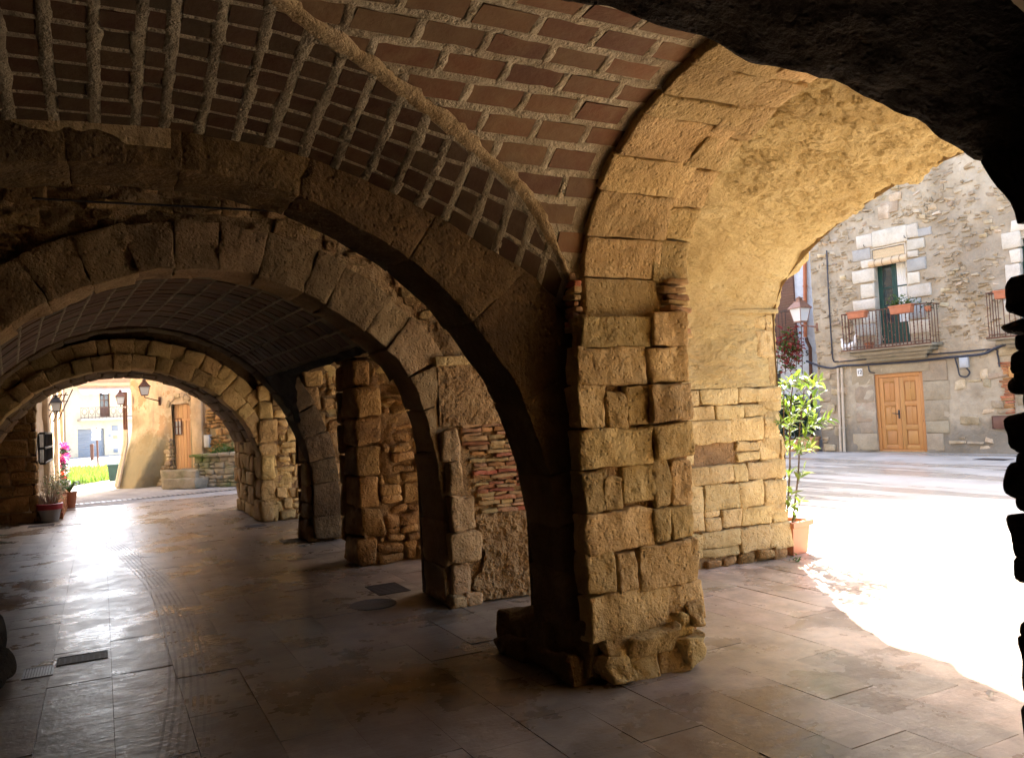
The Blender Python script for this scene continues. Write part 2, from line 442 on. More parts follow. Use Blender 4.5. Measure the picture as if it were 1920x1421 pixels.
def floor_mat(name, tracks):
    n = NB(name)
    st = n.scale(n.pos, 1.0, 0.35, 1.0)
    c = n.ramp(n.noise(2.2, 6, 0.62), [(0.28, (0.14, 0.112, 0.085)), (0.5, (0.25, 0.203, 0.158)), (0.75, (0.345, 0.285, 0.228))])
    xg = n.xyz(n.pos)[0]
    dry = n.math('SUBTRACT', n.math('DIVIDE', n.math('ADD', xg, n.math('MULTIPLY', n.noise(0.9, 3), 1.2)), 1.8), 1.75, clamp=True)  # mask growing with x: plaza light painted in, along with cleaner stone
    c = n.mix(dry, c, n.ramp(n.noise(2.2, 6, 0.62), [(0.28, (0.35, 0.265, 0.195)), (0.5, (0.49, 0.385, 0.29)), (0.75, (0.57, 0.465, 0.365))]))  # slabs paler towards the plaza, its light put into the colour
    c = n.vary(c, 0.22, 0.014)
    c = n.mix(n.math('MULTIPLY', n.ramp(n.noise(5.5, 6, 0.7, n.scale(n.pos, 1.0, 0.6, 1)), [(0.42, 1.0), (0.56, 0.0)]), 0.35), c, (0.13, 0.092, 0.064))
    c = n.mix(n.math('MULTIPLY', n.ramp(n.noise(3.0, 6, 0.7, n.add(n.pos, (9, 2, 0))), [(0.56, 0.0), (0.66, 1.0)]), 0.35), c, (0.50, 0.42, 0.34))
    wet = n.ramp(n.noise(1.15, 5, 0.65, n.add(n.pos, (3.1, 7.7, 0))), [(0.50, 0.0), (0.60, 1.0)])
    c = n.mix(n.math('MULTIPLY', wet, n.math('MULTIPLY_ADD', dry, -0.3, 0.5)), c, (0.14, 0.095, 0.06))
    c = n.mix(n.math('MULTIPLY', n.ramp(n.noise(9, 5, 0.7), [(0.58, 0.0), (0.72, 1.0)]), 0.45), c, (0.12, 0.085, 0.06))
    # furrows cut across the face of a few slabs
    x, y, z = n.xyz(n.pos)
    rough = n.math('MULTIPLY_ADD', n.noise(4.5, 5, 0.65), 0.42, 0.13)
    rough = n.math('SUBTRACT', rough, n.math('MULTIPLY', wet, 0.13), clamp=True)
    rough = n.math('MAXIMUM', rough, 0.07)
    h = n.math('ADD', n.noise(7, 6, 0.6, n.scale(n.pos, 0.6, 1.6, 1)), n.math('MULTIPLY', n.noise(34, 3), 0.25))
    if tracks:
        poly = n.math('MULTIPLY_ADD', n.math('MULTIPLY_ADD', n.math('MULTIPLY_ADD', y, 0.0011, -0.044), y, 0.469), y, -0.963)
        d = n.math('SUBTRACT', x, poly)
        d = n.math('ADD', d, n.math('MULTIPLY', n.noise(0.6, 2), 0.04))
        band = n.math('SUBTRACT', 1.0, n.math('DIVIDE', n.math('ABSOLUTE', d), 0.15), clamp=True)
        band = n.ramp(band, [(0.0, 0.0), (0.25, 1.0)])
        lines = n.math('SINE', n.math('MULTIPLY', d, 150.0))
        k = n.math('MULTIPLY', n.math('MULTIPLY', n.ramp(lines, [(0.1, 0.0), (0.6, 1.0)]), band), n.ramp(n.noise(1.4, 3), [(0.35, 0.2), (0.6, 1.0)]))
        c = n.mix(n.math('MULTIPLY', k, 0.45), c, (0.07, 0.055, 0.05))
        rough = n.math('MULTIPLY_ADD', k, 0.16, rough)
    nb = n.bump(h, 0.32, 0.022)
    m = n.out(c, rough, nb, 0.55)
    return m
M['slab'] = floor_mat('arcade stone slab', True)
M['slab_joint'] = stone_mat('slab joint', (0.05, 0.035, 0.025), (0.09, 0.065, 0.05), (0.12, 0.09, 0.07), 6, 0.3, 0.01, 0.0)

def plaza_mat():
    n = NB('plaza paving')
    c = n.ramp(n.noise(0.8, 6, 0.6), [(0.3, (0.30, 0.275, 0.24)), (0.5, (0.42, 0.39, 0.35)), (0.72, (0.51, 0.48, 0.435))])
    band = n.ramp(n.noise(1.0, 4, 0.6, n.scale(n.pos, 0.9, 0.13, 1)), [(0.50, 0.0), (0.58, 1.0)])
    c = n.mix(n.math('MULTIPLY', band, 0.34), c, (0.25, 0.205, 0.16))
    rough = n.math('MULTIPLY_ADD', band, -0.3, 0.5)
    return n.out(c, rough, n.bump(n.noise(14, 4), 0.15, 0.01), 0.45)
M['plaza'] = plaza_mat()
def simple(name, col, rough=0.6, var=0.12, sc=8, spec=0.4, metal=0.0, bump=0.2, ovar=0.0, dark=0.6):
    n = NB(name)
    c = n.ramp(n.noise(sc, 5, 0.6), [(0.3, tuple(x * (1 - var * 1.5) for x in col)), (0.7, tuple(min(1, x * (1 + var)) for x in col))])
    if ovar: c = n.vary(c, ovar, 0.015)
    return n.out(c, rough, n.bump(n.noise(sc * 6, 3), bump, 0.006), spec, metal)
M['iron'] = simple('dark iron', (0.05, 0.04, 0.038), 0.6, 0.3, 20, 0.4, 0.3)
M['rust'] = simple('rusty iron', (0.13, 0.062, 0.04), 0.75, 0.4, 30, 0.3, 0.2)
M['steel'] = simple('grate steel', (0.34, 0.34, 0.35), 0.35, 0.2, 20, 0.5, 0.8)
M['cable'] = simple('black cable', (0.03, 0.032, 0.045), 0.5)
M['pipe'] = simple('cream pipe', (0.52, 0.43, 0.32), 0.5, 0.1, 6)
M['zinc'] = simple('grey plastic', (0.40, 0.42, 0.44), 0.45, 0.06)
M['white'] = simple('white paint', (0.78, 0.77, 0.74), 0.5, 0.05)
M['black'] = simple('black paint', (0.02, 0.02, 0.022), 0.5, 0.05)
M['copper'] = simple('copper brown lantern metal', (0.25, 0.13, 0.085), 0.45, 0.2, 20, 0.5, 0.35)
def glass_mat():
    n = NB('milky lantern glass'); n.b.inputs['Transmission Weight'].default_value = 0.25
    return n.out((0.72, 0.73, 0.72), 0.35, None, 0.5)
M['milk'] = glass_mat()
def pane_mat(name='window glass', col=(0.05, 0.07, 0.075)):
    n = NB(name); n.b.inputs['Transmission Weight'].default_value = 0.35
    return n.out(col, 0.06, n.bump(n.noise(3, 2), 0.04, 0.01), 0.7)
M['pane'] = pane_mat()
def wood_mat(name, a, b, sc=1.0, knots=True, vert=True, rough=0.45):
    n = NB(name)
    v = n.scale(n.pos, 9 * sc, 9 * sc, 0.8 * sc) if vert else n.scale(n.pos, 1.2 * sc, 1.2 * sc, 14 * sc)
    c = n.mix(n.noise(2.5, 5, 0.6, v, 0.6), a, b)
    c = n.vary(c, 0.08, 0.006)
    if knots:
        k = n.ramp(n.voro(2.6, vec=n.scale(n.pos, 2.0, 2.0, 1.0))[0], [(0.0, 1.0), (0.09, 0.0)])
        c = n.mix(n.math('MULTIPLY', k, 0.7), c, tuple(x * 0.3 for x in a))
    return n.out(c, rough, n.bump(n.noise(4, 4, 0.6, v), 0.15, 0.005), 0.4)
M['door'] = wood_mat('honey varnished pine', (0.36, 0.165, 0.05), (0.52, 0.265, 0.085))
M['old_wood'] = wood_mat('bleached old door wood', (0.42, 0.24, 0.12), (0.60, 0.38, 0.20), 1.0, False, True, 0.8)
M['brown_wood'] = wood_mat('dark brown shutter wood', (0.10, 0.045, 0.03), (0.16, 0.08, 0.05), 1.0, False)
M['green'] = simple('dark green joinery paint', (0.018, 0.06, 0.05), 0.35, 0.15, 6)
M['bamboo'] = wood_mat('pale wooden blind', (0.50, 0.36, 0.20), (0.66, 0.52, 0.33), 1.0, False, False, 0.7)
M['terracotta'] = simple('terracotta', (0.40, 0.145, 0.07), 0.75, 0.12, 6)
M['terracotta_pot'] = simple('orange terracotta pot', (0.52, 0.20, 0.10), 0.6, 0.08, 5)
M['terracotta_pale'] = simple('pale terracotta', (0.60, 0.33, 0.17), 0.75, 0.12, 6)
M['red'] = simple('red glaze', (0.30, 0.02, 0.03), 0.4, 0.1)
M['potgrey'] = simple('grey pot', (0.30, 0.30, 0.31), 0.7, 0.1)
M['bin'] = simple('dark green plastic', (0.015, 0.05, 0.045), 0.45, 0.1)
M['soil'] = simple('soil', (0.06, 0.04, 0.025), 0.95, 0.3, 20)
M['curtain'] = simple('white lace curtain', (0.70, 0.70, 0.66), 0.8, 0.06, 20)
M['shutter_grey'] = simple('grey roller shutter', (0.30, 0.33, 0.37), 0.45, 0.06, 4)
def leaf_mat(name, a, b, trans=0.35, ov=0.22):
    n = NB(name)
    c = n.vary(n.mix(n.noise(6, 2), a, b), ov, 0.02)
    m = n.out(c, 0.42, None, 0.45)
    tr = n.t.nodes.new('ShaderNodeBsdfTranslucent'); n.L(n.hsv(c, 0.49, 1.1, 1.6), tr.inputs[0])
    mx = n.t.nodes.new('ShaderNodeMixShader'); mx.inputs[0].default_value = trans
    n.L(n.b.outputs[0], mx.inputs[1]); n.L(tr.outputs[0], mx.inputs[2])
    n.L(mx.outputs[0], n.t.nodes['Material Output'].inputs['Surface'])
    return m
M['leaf'] = leaf_mat('laurel leaf', (0.075, 0.125, 0.022), (0.125, 0.18, 0.03), 0.3, 0.4)
M['leaf_dark'] = leaf_mat('dark leaf', (0.015, 0.04, 0.02), (0.03, 0.065, 0.03), 0.15)
M['leaf_red'] = leaf_mat('red creeper leaf', (0.20, 0.035, 0.03), (0.28, 0.07, 0.05), 0.25)
M['leaf_mid'] = leaf_mat('green leaf', (0.05, 0.11, 0.025), (0.09, 0.16, 0.04), 0.3)
M['grass'] = leaf_mat('grass blade', (0.10, 0.17, 0.03), (0.16, 0.24, 0.05), 0.3)
M['petal'] = leaf_mat('magenta petal', (0.42, 0.03, 0.22), (0.55, 0.10, 0.34), 0.3)
M['petal_red'] = leaf_mat('red petal', (0.45, 0.02, 0.03), (0.5, 0.05, 0.06), 0.3)
M['straw'] = leaf_mat('dry stalk', (0.34, 0.25, 0.15), (0.42, 0.33, 0.22), 0.2)
M['bark'] = simple('young bark', (0.09, 0.06, 0.035), 0.85, 0.3, 40)

def facade_mat(name, a, b, c3, stain, samt=0.5, ssc=0.6, zdamp=None, flake=None):
    n = NB(name)
    c = n.ramp(n.noise(1.2, 7, 0.62), [(0.3, a), (0.5, b), (0.7, c3)])
    c = n.mix(n.math('MULTIPLY', n.ramp(n.noise(ssc, 6, 0.62), [(0.48, 0.0), (0.66, 1.0)]), samt), c, stain)
    c = n.mix(n.math('MULTIPLY', n.ramp(n.noise(6, 5, 0.65), [(0.5, 0.0), (0.7, 1.0)]), 0.3), c, tuple(x * 0.55 for x in b))
    if flake:
        c = n.mix(n.ramp(n.noise(1.7, 7, 0.68, n.add(n.pos, (4, 1, 2))), [(0.535, 0.0), (0.56, 1.0)]), c, flake[0])
        c = n.mix(n.math('MULTIPLY', n.ramp(n.noise(3.2, 6, 0.7, n.scale(n.pos, 1.6, 1.6, 0.3)), [(0.52, 0.0), (0.64, 1.0)]), 0.6), c, flake[1])
    if zdamp:
        z = n.xyz(n.pos)[2]
        w = n.math('SUBTRACT', 1.0, n.math('DIVIDE', n.math('ADD', z, n.math('MULTIPLY', n.noise(1.5, 5), -zdamp[1])), zdamp[1] * 0.35), clamp=True)
        c = n.mix(n.math('MULTIPLY', w, zdamp[2]), c, zdamp[0])
    nb = n.bump(n.math('ADD', n.noise(4, 7, 0.65), n.math('MULTIPLY', n.noise(22, 4), 0.3)), 0.8, 0.05)
    return n.out(c, 0.93, nb, 0.15)
M['house'] = facade_mat('weathered house mortar', (0.27, 0.22, 0.15), (0.40, 0.335, 0.24), (0.49, 0.42, 0.315), (0.19, 0.16, 0.125), 0.5, 0.5, ((0.17, 0.15, 0.12), 1.0, 0.7))
M['house_stone'] = stone_mat('house rubble stone', (0.29, 0.22, 0.135), (0.42, 0.33, 0.215), (0.58, 0.49, 0.36), 3.5, 0.7, 0.02, 0.24, 0.012, ((0.16, 0.14, 0.12), 0.5), 0.7)
M['house_ashlar'] = stone_mat('house ashlar', (0.27, 0.215, 0.145), (0.36, 0.29, 0.20), (0.43, 0.36, 0.26), 2.5, 0.5, 0.02, 0.08, 0.01, ((0.20, 0.17, 0.13), 0.4), 0.8)
M['quoin'] = stone_mat('pale dressed stone', (0.42, 0.37, 0.29), (0.54, 0.49, 0.40), (0.63, 0.585, 0.50), 3, 0.4, 0.01, 0.12, 0.006)
M['quoin_grey'] = stone_mat('grey dressed stone', (0.28, 0.27, 0.25), (0.36, 0.35, 0.32), (0.43, 0.42, 0.39), 3, 0.4, 0.01, 0.1, 0.006)
M['corbel'] = facade_mat('mossy balcony stone', (0.20, 0.17, 0.12), (0.32, 0.28, 0.21), (0.42, 0.38, 0.30), (0.07, 0.075, 0.045), 0.8, 1.2)
M['bluewall'] = facade_mat('pale blue limewash', (0.42, 0.48, 0.56), (0.55, 0.61, 0.68), (0.62, 0.66, 0.71), (0.40, 0.38, 0.36), 0.45, 0.8)
M['yellow'] = facade_mat('cream render', (0.76, 0.64, 0.44), (0.80, 0.69, 0.49), (0.83, 0.73, 0.55), (0.76, 0.67, 0.52), 0.3, 0.2)
M['ochre'] = facade_mat('flaking ochre render', (0.45, 0.345, 0.235), (0.60, 0.475, 0.335), (0.68, 0.57, 0.43), (0.25, 0.225, 0.19), 0.8, 0.7, ((0.235, 0.21, 0.125), 2.6, 0.8), ((0.44, 0.30, 0.18), (0.34, 0.29, 0.23)))
M['leftwall'] = facade_mat('pale ochre house wall', (0.46, 0.33, 0.20), (0.60, 0.46, 0.30), (0.68, 0.55, 0.39), (0.34, 0.26, 0.17), 0.6, 1.0)
M['moss'] = facade_mat('mossy rubble', (0.17, 0.15, 0.11), (0.30, 0.265, 0.20), (0.42, 0.37, 0.29), (0.09, 0.14, 0.03), 0.9, 0.9)
M['dark_room'] = simple('dark interior', (0.03, 0.03, 0.032), 0.9, 0.1)
M['upper'] = simple('house render above the arcade', (0.38, 0.29, 0.18), 0.9, 0.15, 2)
M['street'] = facade_mat('grey street setts', (0.26, 0.25, 0.24), (0.36, 0.35, 0.34), (0.44, 0.43, 0.42), (0.24, 0.23, 0.22), 0.4, 2.5)

# ------------------------------------------------------------------ ground
def ground_sheet():
    v = [(-140, -60, 0), (160, -60, 0), (160, 200, 0), (-140, 200, 0)]
    v = [(x, y, -0.03) for x, y, z in v]
    o = obj('ground', (v, [(0, 1, 2, 3)]), M['slab_joint'], None, 0); o['kind'] = 'structure'
ground_sheet()
plz = obj('plaza_paving', grid(lambda p: np.stack([6.75 + p[:, 0] * 40, -30 + p[:, 1] * 110, np.full(len(p), -0.004)], 1), 8, 20), M['plaza'], None, 0)
plz['kind'] = 'structure'
stt = obj('street_paving', grid(lambda p: np.stack([-60 + p[:, 0] * 66.7, 19.6 + p[:, 1] * 100, np.full(len(p), -0.002)], 1), 8, 20), M['street'], None, 0)
stt['kind'] = 'structure'

def paving():
    root = thing('arcade_paving', None, None, (0, 0, 0), kind='structure')
    obj('bedding', (np.array([(-3, -5, -0.012), (6.74, -5, -0.012), (6.74, 19.6, -0.012), (-3, 19.6, -0.012)]), [(0, 1, 2, 3)]), M['slab_joint'], root, 0)
    bs = mesh_from('slab', *box(-0.5, 0.5, -0.5, 0.5, -1.0, 0.0), M['slab'], 0)
    rs = random.Random(11); cells = []
    x = 0.02 - 0.37 * 5
    while x < 6.7:
        y = -4.8 + rs.uniform(0, 0.9); w = 0.37
        while y < 19.5:
            l = rs.uniform(0.75, 1.25); y1 = min(y + l, 19.58)
            cells.append((x, min(x + w, 6.73), y, y1)); y = y1
        x += w
    vis, rest = [], []
    for c in cells:
        xm, ym = (c[0] + c[1]) / 2, (c[2] + c[3]) / 2
        d = np.array([xm, ym, 0]) - EYE; zz = d @ _F
        ok = False
        if zz > 1:
            px, py = CX + F_PX * (d @ _R) / zz, CY - F_PX * (d @ _U) / zz
            ok = -60 < px < 1980 and py < 1500
        (vis if ok else rest).append((c, zz))
    vis.sort(key=lambda t: t[1])
    rest += vis[298:]; vis = vis[:298]
    def mat4(c, tilt=True):
        g = 0.0014
        xm, ym = (c[0] + c[1]) / 2, (c[2] + c[3]) / 2
        R = Matrix.Rotation(rs.gauss(0, 0.0035), 4, 'X') @ Matrix.Rotation(rs.gauss(0, 0.0045), 4, 'Y')
        return Matrix.Translation((xm, ym, rs.uniform(-0.0012, 0.0012))) @ R @ Matrix.Diagonal((c[1] - c[0] - 2 * g, c[3] - c[2] - 2 * g, 0.010, 1))
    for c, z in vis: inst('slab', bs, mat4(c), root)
    far = []
    bv, bf = box(-0.5, 0.5, -0.5, 0.5, -1, 0)
    for c, z in rest:
        m = np.array(mat4(c)); far.append(((np.c_[bv, np.ones(8)] @ m.T)[:, :3], bf))
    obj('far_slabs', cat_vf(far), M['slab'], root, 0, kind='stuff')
paving()

def P_y(prof):            # profile across the arcade: (x along, y depth, r)
    def fn(q):
        a, z = prof.at(q[:, 0], q[:, 2]); return np.stack([a, q[:, 1], z], 1)
    return fn
def P_x(prof):            # profile along the arcade
    def fn(q):
        a, z = prof.at(q[:, 0], q[:, 2]); return np.stack([q[:, 1], a, z], 1)
    return fn
def cuts(u0, u1, step, wob=0.18):
    n = max(1, round((u1 - u0) / step)); e = [u0 + (u1 - u0) * i / n for i in range(n + 1)]
    return [e[0]] + [v + rnd.uniform(-wob, wob) * step for v in e[1:-1]] + [e[-1]]
def ring(root, fn, us, d0, d1, r0, r1, mat, name='voussoir', seg=(4, 5, 4), r=0.025, amp=0.012, jit=0.01, gap=0.012, prot=0.012, freq=5):
    for a, b in zip(us[:-1], us[1:]):
        p = rnd.uniform(0, prot)
        obj(name, block((a + gap / 2, d0 - p, r0 - rnd.uniform(0, prot)), (b - gap / 2, d1, r1), fn, seg, r, amp, freq, jit), mat, root)
def wall_frame_y(Y):      # a wall facing the camera (-Y): u = x, o = towards camera, z
    return lambda q: np.stack([q[:, 0], Y - q[:, 1], q[:, 2]], 1)
def wall_slant(X0, Y0, off=0.0):   # the buttress wall is a little out of square
    return lambda q: np.stack([q[:, 0], Y0 - 0.092 * (q[:, 0] - X0) - q[:, 1] - off, q[:, 2]], 1)
def slant(v):
    v = v.copy(); v[:, 1] += 0.092 * (6.1 - v[:, 0]); return v
def wall_frame_nx(X):     # a wall facing the arcade (-X): u = y
    return lambda q: np.stack([X - q[:, 1], q[:, 0], q[:, 2]], 1)
def rough_sheet(fn, nu, nv, amp, freq, seed, axis, sc=(1, 1, 1), octv=4):
    P, f = grid(fn, nu, nv)
    d = fbm(P * np.array(sc), freq, octv, seed)
    ax = axis(P) if callable(axis) else np.array(axis, float)
    return P + ax * (d * amp)[:, None], f

# ------------------------------------------------------------------ large plaster vault towards the plaza
YC0, YC1 = 1.25, 5.95
pv = Profile([(5.95, 1.72), (5.95, 2.1), (5.945, 2.38), (5.88, 2.6), (5.72, 2.79), (5.47, 2.96), (5.15, 3.13), (4.79, 3.26), (4.3, 3.385), (3.84, 3.43), (3.4, 3.44), (2.8, 3.36), (2.2, 3.16), (1.7, 2.88), (1.4, 2.55), (1.27, 2.1), (1.25, 1.5), (1.25, 0.0)], True, 600)
def plaster_vault():
    root = thing('plaster_vault', 'deep golden vault of rough plaster opening from the arcade to the sunny plaza', 'vault', (4.7, 3.6, 0))
    fn = P_x(pv)
    def surf(p):
        u = p[:, 0] * pv.len; x = 3.12 + p[:, 1] * 3.0
        rr = np.zeros(len(p)); q = np.stack([u, x, rr], 1)
        w = np.stack([x * 0.45, u, np.zeros(len(p))], 1)
        n1 = fbm(w, 2.2, 3, 5); n2 = fbm(np.stack([x * 0.6, u * 1.5, rr], 1), 7.5, 4, 9)
        lev = np.clip((u - 1.0) / 1.6, 0.35, 1.0)
        fl = fbm(np.stack([x * 0.55 + 0.2 * u, u * 1.25, rr], 1), 4.2, 5, 21, 0.62) * 1.5
        k = np.floor(fl * 2.2); t = np.clip((fl * 2.2 - k - 0.80) / 0.20, 0, 1)
        ter = (k + t) / 2.2
        pit = np.clip(fbm(np.stack([x * 0.8 + 0.3 * u, u * 1.5, rr], 1), 9.0, 3, 77) - 0.30, 0, 1)
        fine = fbm(np.stack([x * 1.0, u * 1.6, rr], 1), 24.0, 2, 88)
        q[:, 2] = (0.030 * n1 + 0.010 * n2 + 0.032 * ter + 0.030 * pit + 0.004 * fine) * lev
        e = (np.abs(x - 6.12) < 0.2)
        q[:, 1] += 0.0
        edge = np.clip((x - 5.8) / 0.32, 0, 1)
        q[:, 1] += edge * 0.09 * fbm(np.stack([u, rr, rr], 1), 2.4, 4, 44)
        q[:, 2] += edge ** 2 * 0.05 + 0.02 * edge * fbm(np.stack([u, rr, rr], 1), 5.0, 3, 45)
        P = fn(q); wgt = np.clip((2.6 - u) / 1.6, 0, 1)
        P[:, 1] += 0.092 * (6.1 - P[:, 0]) * wgt
        return P
    obj('plaster_skin', grid(surf, 640, 250), M['plaster'], root, 180)
    # string course at the springing
    led = lambda q: slant(np.stack([q[:, 0], 5.95 - q[:, 1], q[:, 2]], 1))
    obj('ledge', block((3.25, -0.05, 2.445), (6.13, 0.018, 2.495), led, (24, 3, 3), 0.012, 0.008, 3), M['plaster'], root)
    # solid masonry above the skin and the outer wall face over the opening
    top = grid(lambda p: P_x(pv)(np.stack([p[:, 0] * pv.len, np.full(len(p), 6.1), p[:, 1] * 1.6 + 0.02], 1)), 60, 3)
    v, f = top; v[:, 2] = np.minimum(v[:, 2], 3.75)
    obj('outer_spandrel', (v, f), M['upper'], root, 0)
plaster_vault()

# ------------------------------------------------------------------ lateral ring arch between the near piers
rp = Profile([(3.95, 0.0), (3.95, 0.6), (3.95, 1.2), (3.955, 1.75), (3.975, 2.1), (3.975, 2.38), (3.91, 2.6), (3.765, 2.83), (3.5, 3.03), (3.17, 3.165), (2.9, 3.22), (2.6, 3.21), (2.18, 2.98), (1.85, 2.69), (1.66, 2.48), (1.55, 2.28), (1.47, 2.1), (1.44, 1.8), (1.43, 1.2), (1.43, 0.6), (1.43, 0.0)], True, 600)
def lateral_ring():
    root = thing('stone_arch', 'golden ring of long dressed stones arching up from the foreground pier', 'arch', (2.9, 2.7, 0))
    fn = P_x(rp)
    marks = [(1083, 593), (1091, 522), (1113, 446), (1138, 369), (1173, 315), (1220, 248), (1252, 209), (1305, 155), (1365, 103), (1430, 66)]
    us = []
    for q in marks:
        P = on_x(*q, 2.58); us.append(rp.u_at((P[1], P[2])))
    us[0] = rp.u_at((3.95, 1.985))
    for i in range(1, len(us)): us[i] = max(us[i], us[i - 1] + 0.13)
    us += cuts(us[-1], rp.u_at((1.47, 2.1)), 0.3)[1:]
    w = [0.56, 0.57, 0.57, 0.6, 0.66, 0.66, 0.68, 0.7, 0.72, 0.72] + [0.72] * 20
    for i, (a, b) in enumerate(zip(us[:-1], us[1:])):
        g = 0.006; p = rnd.uniform(-0.003, 0.004)
        obj('voussoir', block((a + g / 2, 2.565 + rnd.uniform(-0.008, 0.008), -p), (b - g / 2, 2.55 + w[i], 0.30), fn, (9, 16, 5), 0.009, 0.009, 6, 0.003), M['gold'] if i < 11 else M['shade_stone'], root)  # camera-side half near-black: its shade put into the colour
    # rougher second ring behind it, down to the top of the pier
    us2 = cuts(rp.u_at((3.975, 2.36)), rp.u_at((2.7, 3.24)), 0.24)
    for a, b in zip(us2[:-1], us2[1:]):
        obj('backing_stone', block((a + .006, 3.05, -0.0), (b - .006, 3.34, 0.3), fn, (6, 8, 4), 0.016, 0.016, 6, 0.007), M['gold'], root)
    for k in range(9):
        z = 1.99 + k * 0.043; a = 3.955
        x0 = 3.14 + rnd.uniform(-0.02, 0.02)
        obj('brick', block((x0, -0.02 - rnd.uniform(0, 0.03), z), (3.30 + rnd.uniform(-0.03, 0.02), 0.18, z + 0.034), lambda q: np.stack([q[:, 0], 3.96 + q[:, 1], q[:, 2]], 1), (4, 3, 3), 0.01, 0.012, 8, 0.006), M['brick_tan'], root)
lateral_ring()

# ------------------------------------------------------------------ near pier
def near_pier():
    root = thing('stone_pier', 'big foreground pier of golden weathered blocks lit from the plaza', 'pier', (2.85, 4.4, 0))
    f = wall_frame_y(3.95)
    obj('core', box(2.56, 3.2, 4.05, 4.85, 0, 2.6), M['mortar_dark'], root, 0)
    obj('pier_mortar', rough_sheet(lambda p: np.stack([2.56 + p[:, 0] * 0.68, np.full(len(p), 3.966), p[:, 1] * 2.0], 1), 60, 160, 0.014, 14, 3, (0, 1, 0)), M['earth'], root, 180)
    A = [(1083, 593, 1216, 651), (1072, 651, 1205, 722), (1069, 722, 1131, 804), (1134, 734, 1167, 801), (1169, 720, 1212, 797),
         (1069, 804, 1215, 877), (1074, 880, 1134, 961), (1130, 893, 1163, 953), (1165, 873, 1221, 942), (1065, 956, 1222, 1032),
         (1080, 1034, 1150, 1112), (1153, 1030, 1190, 1108), (1193, 1014, 1303, 1097), (1092, 1109, 1249, 1190), (1238, 1090, 1312, 1160)]
    for (x0, y0, x1, y1) in A:
        a, b = on_y(x0, (y0 + y1) / 2, 3.95), on_y(x1, (y0 + y1) / 2, 3.95)
        xm = (x0 + x1) / 2; z1, z0 = on_y(xm, y0, 3.95)[2], on_y(xm, y1, 3.95)[2]
        big = (b[0] - a[0]) > 0.35
        obj('stone', block((max(a[0], 2.44), -0.10, z0 - .001), (b[0] + 0.002, 0.03 + rnd.uniform(-0.008, 0.016), z1 - .003), f, (18, 7, 14), 0.014, 0.013, 9, 0.007), M['gold'], root)
    B = [(1219, 584, 1283, 650), (1210, 652, 1286, 716), (1212, 718, 1288, 792), (1221, 794, 1291, 859), (1222, 863, 1255, 949), (1256, 861, 1297, 948), (1225, 951, 1255, 1016), (1257, 949, 1299, 1010)]
    for (x0, y0, x1, y1) in B:
        a, b = on_y(x0, (y0 + y1) / 2, 3.93), on_y(x1, (y0 + y1) / 2, 3.93)
        xm = (x0 + x1) / 2; z1, z0 = on_y(xm, y0, 3.93)[2], on_y(xm, y1, 3.93)[2]
        up = y0 < 860
        obj('stone', block((a[0] + 0.004, -0.12, z0 + .003), (b[0], (0.075 if up else 0.035) + rnd.uniform(-0.01, 0.01), z1 - .003), f, (12, 7, 14), 0.014, 0.013, 9, 0.008), M['gold'], root)
    # broken footing
    foot = [(2.50, 2.66, 0.0, 0.17), (2.64, 2.90, 0.0, 0.14), (2.70, 2.99, 0.13, 0.29), (2.92, 3.08, 0.0, 0.16), (3.07, 3.23, 0.0, 0.19), (3.03, 3.17, 0.17, 0.32), (2.52, 2.72, 0.15, 0.28), (3.13, 3.24, 0.2, 0.36)]
    for (a, b, z0, z1) in foot:
        obj('footing_stone', block((a, -0.2, z0), (b, 0.04 + rnd.uniform(0, 0.06), z1), f, (12, 9, 10), 0.022, 0.045, 5, 0.02), M['gold'], root)
    # boulders at the foot of the dark face
    for (y0, y1, z1, o) in ((4.0, 4.3, 0.34, 0.07), (4.28, 4.66, 0.30, 0.10), (4.62, 5.02, 0.27, 0.13), (4.05, 4.6, 0.16, 0.16), (4.55, 4.95, 0.13, 0.17)):
        obj('footing_stone', block((y0, -0.25, 0.0), (y1, o, z1), wall_frame_nx(2.5), (10, 8, 8), 0.03, 0.045, 4, 0.02), M['voussoir'], root)
    # outer flank, away from the arcade
    for (a, b, z0, z1) in rubble(4.0, 4.85, 0.0, 2.4, 0.26, 0.38, 0.3, 0.5, 0.15):
        obj('stone', block((a, -0.12, z0), (b, 0.03, z1), lambda q: np.stack([3.2 + q[:, 1], q[:, 0], q[:, 2]], 1), (4, 3, 4), 0.03, 0.014, 4, 0.01), M['gold'], root)
    for k in range(9):
        z = 2.04 + k * 0.04
        P = (2.50 - rnd.uniform(0, 0.02), 0.02 + rnd.uniform(-0.01, 0.03))
        obj('brick', block((P[0], -0.1, z), (P[0] + rnd.uniform(0.035, 0.055), P[1] - 0.01, z + 0.034), wall_frame_y(4.0), (3, 3, 3), 0.008, 0.010, 9, 0.004), M['brick' if k % 3 == 1 else 'brick_tan'], root)
near_pier()

